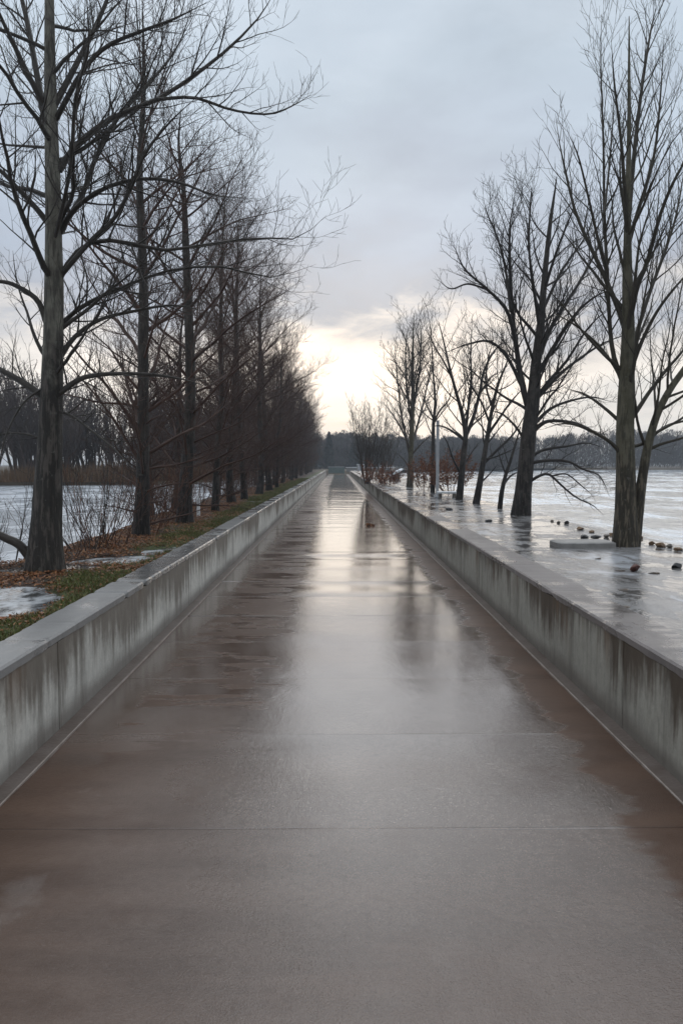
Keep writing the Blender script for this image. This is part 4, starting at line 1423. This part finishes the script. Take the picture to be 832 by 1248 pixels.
# pale post with a low board bench beside it
p = on_plane(532.5, 605.5, ZR); k = p[1] / F
post = empty('signpost', (p[0], p[1], ZR), 0, 'tall pale grey post standing on the ice beside a thin dark tree', 'post')
H = 92 * k; w = 3.4 * k
obj('pole', mesh('pole', *(lambda b: (b[0], [b[1], b[2]]))(box((0, 0, H / 2 - .05), (w, w, H + .1), .008)), M['pole']), post)
obj('base_plate', mesh('base_plate', *(lambda b: (b[0], [b[1], b[2]]))(box((0, 0, .012), (w * 2.4, w * 2.4, .03), .006)), M['pole']), post)
obj('cap', mesh('cap', *(lambda b: (b[0], [b[1], b[2]]))(box((0, 0, H + .012), (w * 1.15, w * 1.15, .02), .006)), M['pole']), post)
pb = on_plane(545, 607, ZR); k = pb[1] / F
bench = empty('low_bench', (pb[0], pb[1] + .1, ZR), 0, 'low white board bench on the ice right of the pale post', 'bench')
obj('seat', mesh('seat', *(lambda b: (b[0], [b[1], b[2]]))(box((0, 0, .17), (24 * k, .34, .06), .01)), M['white']), bench)
for sx in (-1, 1):
    obj('leg', mesh('leg', *(lambda b: (b[0], [b[1], b[2]]))(box((sx * 8.5 * k, 0, .05), (.08, .28, .178), .008)), M['rock']), bench)

# white marker post among the left trunks
p = on_plane(242, 630, .47); k = p[1] / F
o = empty('marker_post', (p[0], p[1], float(z_left(np.array(p[0]), np.array(p[1])))), 0, 'short white marker post between trunks of the left row', 'post')
hp = 25 * k; wp = 4 * k
V = np.array([[-wp / 2, -wp / 3, -.1], [wp / 2, -wp / 3, -.1], [wp / 2, wp / 3, -.1], [-wp / 2, wp / 3, -.1],
              [-wp * .45, -wp * .3, hp * .82], [wp * .45, -wp * .3, hp * .82], [wp * .45, wp * .3, hp * .82], [-wp * .45, wp * .3, hp * .82],
              [-wp * .1, -wp * .1, hp], [wp * .1, -wp * .1, hp], [wp * .1, wp * .1, hp], [-wp * .1, wp * .1, hp]])
Q = [[0, 1, 5, 4], [1, 2, 6, 5], [2, 3, 7, 6], [3, 0, 4, 7], [4, 5, 9, 8], [5, 6, 10, 9], [6, 7, 11, 10], [7, 4, 8, 11], [8, 9, 10, 11]]
obj('shaft', mesh('shaft', V, [np.array(Q)], M['white']), o)

# clump of leaves lying on the path
r = np.random.default_rng(5)
p = on_plane(450, 640.5, 0)
n = 120
c = np.stack([r.normal(0, .045, n), r.normal(0, .05, n), np.abs(r.normal(0, .010, n)) + .006], 1)
o = obj('leaf_clump', leaf_mesh(r, c, .03, .06, M['leaf'], 'leaf_clump'))
o.location = (p[0], p[1], 0)
props(o, 'small brown clump of leaves lying on the wet path', 'leaves')

# snow topped mound, barrier, parapet and box at the far end
p = on_plane(481, 584, ZR)
o = stone('snowy_mound', 481, 584.5, 22, 20, M['rock_d'], 'dark mound with a white snow cap, right of the rounded bare trees', None, 61, cat='mound', cut=.35)
kx = o.location[1] / F
V = IV * (.8 + .45 * fbm(IV[:, 0] * 1.6 + 3 + IV[:, 2], IV[:, 1] * 1.6, 66))[:, None] * np.array([9.5 * kx, 8 * kx, 6.2 * kx])
V[:, 2] = np.maximum(V[:, 2], -1.5 * kx)
V[:, 2] = V[:, 2] * .55; V[:, 0] += 1.0 * kx; V[:, 1] -= 2.5 * kx; V[:, 2] += 7.0 * kx + V[:, 0] * .5
obj('snow_cap', mesh('snow_cap', V, [IT], M['snow'], True), o)

bar = empty('barrier', (-.15, 121.0, 0), 0, 'low grey green barrier across the far end of the path', 'barrier')
obj('panel', mesh('panel', *(lambda b: (b[0], [b[1], b[2]]))(box((0, 0, .62), (2.5, .06, .95), .01)), M['teal']), bar)
for sx in (-1.2, 0, 1.2):
    obj('leg', mesh('leg', *(lambda b: (b[0], [b[1], b[2]]))(box((sx, .06, .55), (.1, .055, 1.2), .01)), M['teal']), bar)
obj('rail', mesh('rail', *(lambda b: (b[0], [b[1], b[2]]))(box((0, 0, 1.135), (2.62, .1, .07), .01)), M['pole']), bar)
par = empty('parapet', (5.2, 123.0, .4), 0, 'low pale parapet crossing behind the far end of the right wall', 'wall')
obj('body', mesh('body', *(lambda b: (b[0], [b[1], b[2]]))(box((0, 0, .25), (7.6, .3, .7), .01)), M['plinth']), par)
obj('coping', mesh('coping', *(lambda b: (b[0], [b[1], b[2]]))(box((0, 0, .65), (7.8, .42, .1), .02)), M['white']), par)
cab = empty('utility_cabinet', (3.6, 119.0, .5), 0, 'pale grey cabinet behind the far end of the right wall', 'cabinet')
obj('body', mesh('body', *(lambda b: (b[0], [b[1], b[2]]))(box((0, 0, .45), (1.25, .5, 1.0), .02)), M['plinth']), cab)
obj('lid', mesh('lid', *(lambda b: (b[0], [b[1], b[2]]))(box((0, 0, .99), (1.36, .6, .08), .02)), M['white']), cab)
obj('door', mesh('door', *(lambda b: (b[0], [b[1], b[2]]))(box((0, -.262, .47), (1.05, .02, .82), .005)), M['pole']), cab)

# ------------------------------------------------------------------ air
hm = bpy.data.materials.new('haze'); hm.use_nodes = True
N = NT(hm.node_tree)
pv = N.new('ShaderNodeVolumePrincipled')
pv.inputs['Color'].default_value = (.80, .88, .97, 1); pv.inputs['Density'].default_value = .0010
pv.inputs['Anisotropy'].default_value = .3
om = N.new('ShaderNodeOutputMaterial'); N.l.new(pv.outputs[0], om.inputs['Volume'])
v, q, t = box((0, 0, 6.5), (1900, 2000, 17))
v[:, 1] += 600
v[:, 2] = np.where(v[:, 2] < 6, -1.9, 15)
props(obj('haze', mesh('haze', v, [q], hm)), 'thin cold haze over the river', 'haze', kind='stuff')

# ------------------------------------------------------------------ sky and light
world = bpy.data.worlds.new('World')
SC.world = world
world.use_nodes = True
N = NT(world.node_tree)
SUN_EL, SUN_AZ = 14.0, 2.0     # degrees; azimuth right of the path's direction (+Y)
sky = N.new('ShaderNodeTexSky', sky_type='NISHITA', sun_disc=False)
sky.sun_elevation = R(SUN_EL); sky.sun_rotation = R(SUN_AZ)
D = N.pos('gen')
nd = N.new('ShaderNodeVectorMath', operation='NORMALIZE'); N.put(nd.inputs[0], D); D = nd.outputs[0]
dx, dy, dz = N.xyz(D)
# cloud sheet: direction projected on a level ceiling so that banks flatten towards the horizon
inv = N.math('DIVIDE', 1.0, N.math('ADD', N.math('MAXIMUM', dz, 0.0), .10))
cmb = N.new('ShaderNodeCombineXYZ')
N.put(cmb.inputs[0], N.math('MULTIPLY', dx, inv)); N.put(cmb.inputs[1], N.math('MULTIPLY', dy, inv))
ceil = cmb.outputs[0]
c1 = N.noise(N.scale(ceil, (1, .7, 1), (2.3, .4, 0)), 1.1, 7, .55, .3)
c2 = N.noise(N.scale(D, (1, 1, 2.4), (.3, .1, .7)), 6.0, 7, .58, .3)
c3 = N.noise(N.scale(D, (1, 1, 1.6), (5.3, .1, .2)), 2.2, 5, .5, .2)
zz = N.math('ADD', dz, N.math('MULTIPLY', N.math('SUBTRACT', c2, .5), .30))
zz = N.math('ADD', zz, N.math('MULTIPLY', N.math('SUBTRACT', c1, .5), .10))
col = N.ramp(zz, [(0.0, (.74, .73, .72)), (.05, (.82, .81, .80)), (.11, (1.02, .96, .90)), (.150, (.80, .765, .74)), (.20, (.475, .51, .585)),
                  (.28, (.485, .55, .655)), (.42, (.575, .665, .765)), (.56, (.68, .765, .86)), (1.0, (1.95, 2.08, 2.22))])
# the gap glows most under the sun and fades to the sides and behind
glow = N.sm(dy, -.6, 1.0, .75, 1.0)
g2 = N.sm(N.math('ABSOLUTE', N.math('ADD', dx, .0)), .42, .02, .0, 1.0)
low = N.sm(zz, .20, .13)
gl2 = N.math('MULTIPLY', g2, low)
glow = N.math('ADD', glow, N.math('MULTIPLY', gl2, .30))
col = N.mix(N.math('MULTIPLY', gl2, .9), col, N.mix(1.0, col, (1.06, .99, .92), 'MULTIPLY'))
c4 = N.noise(N.scale(D, (1, 1, 2.0), (1.3, 4.1, .2)), 4.2, 6, .55, .5)
shade = N.math('ADD', .50, N.math('ADD', N.math('MULTIPLY', c1, .44), N.math('ADD', N.math('MULTIPLY', c3, .28), N.math('MULTIPLY', c4, .34))))
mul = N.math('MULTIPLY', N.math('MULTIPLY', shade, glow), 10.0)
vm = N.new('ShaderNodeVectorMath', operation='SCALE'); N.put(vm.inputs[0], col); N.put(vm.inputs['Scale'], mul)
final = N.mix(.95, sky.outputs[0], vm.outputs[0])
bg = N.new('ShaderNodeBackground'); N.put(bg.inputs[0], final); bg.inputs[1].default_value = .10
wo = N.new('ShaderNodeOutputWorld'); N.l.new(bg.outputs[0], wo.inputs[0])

sun_d = bpy.data.lights.new('sun', 'SUN')
sun_d.energy = .5; sun_d.angle = R(70); sun_d.color = (1.0, .93, .84)
sun = bpy.data.objects.new('sun', sun_d); COL.objects.link(sun)
to_sun = Vector((math.sin(R(SUN_AZ)) * math.cos(R(SUN_EL)), math.cos(R(SUN_AZ)) * math.cos(R(SUN_EL)), math.sin(R(SUN_EL))))
sun.rotation_euler = (-to_sun).to_track_quat('-Z', 'Y').to_euler()
sun.location = (0, 60, 40)

SC.view_settings.view_transform = 'Standard'
SC.view_settings.look = 'None'
SC.view_settings.exposure = 0.0
SC.view_settings.gamma = 1.0
SC.view_settings.use_curve_mapping = False
SC.render.film_transparent = False
SC.cycles.max_bounces = 6
SC.cycles.diffuse_bounces = 3
SC.cycles.glossy_bounces = 3
SC.cycles.use_denoising = True
SC.cycles.use_adaptive_sampling = True
SC.cycles.adaptive_threshold = .01
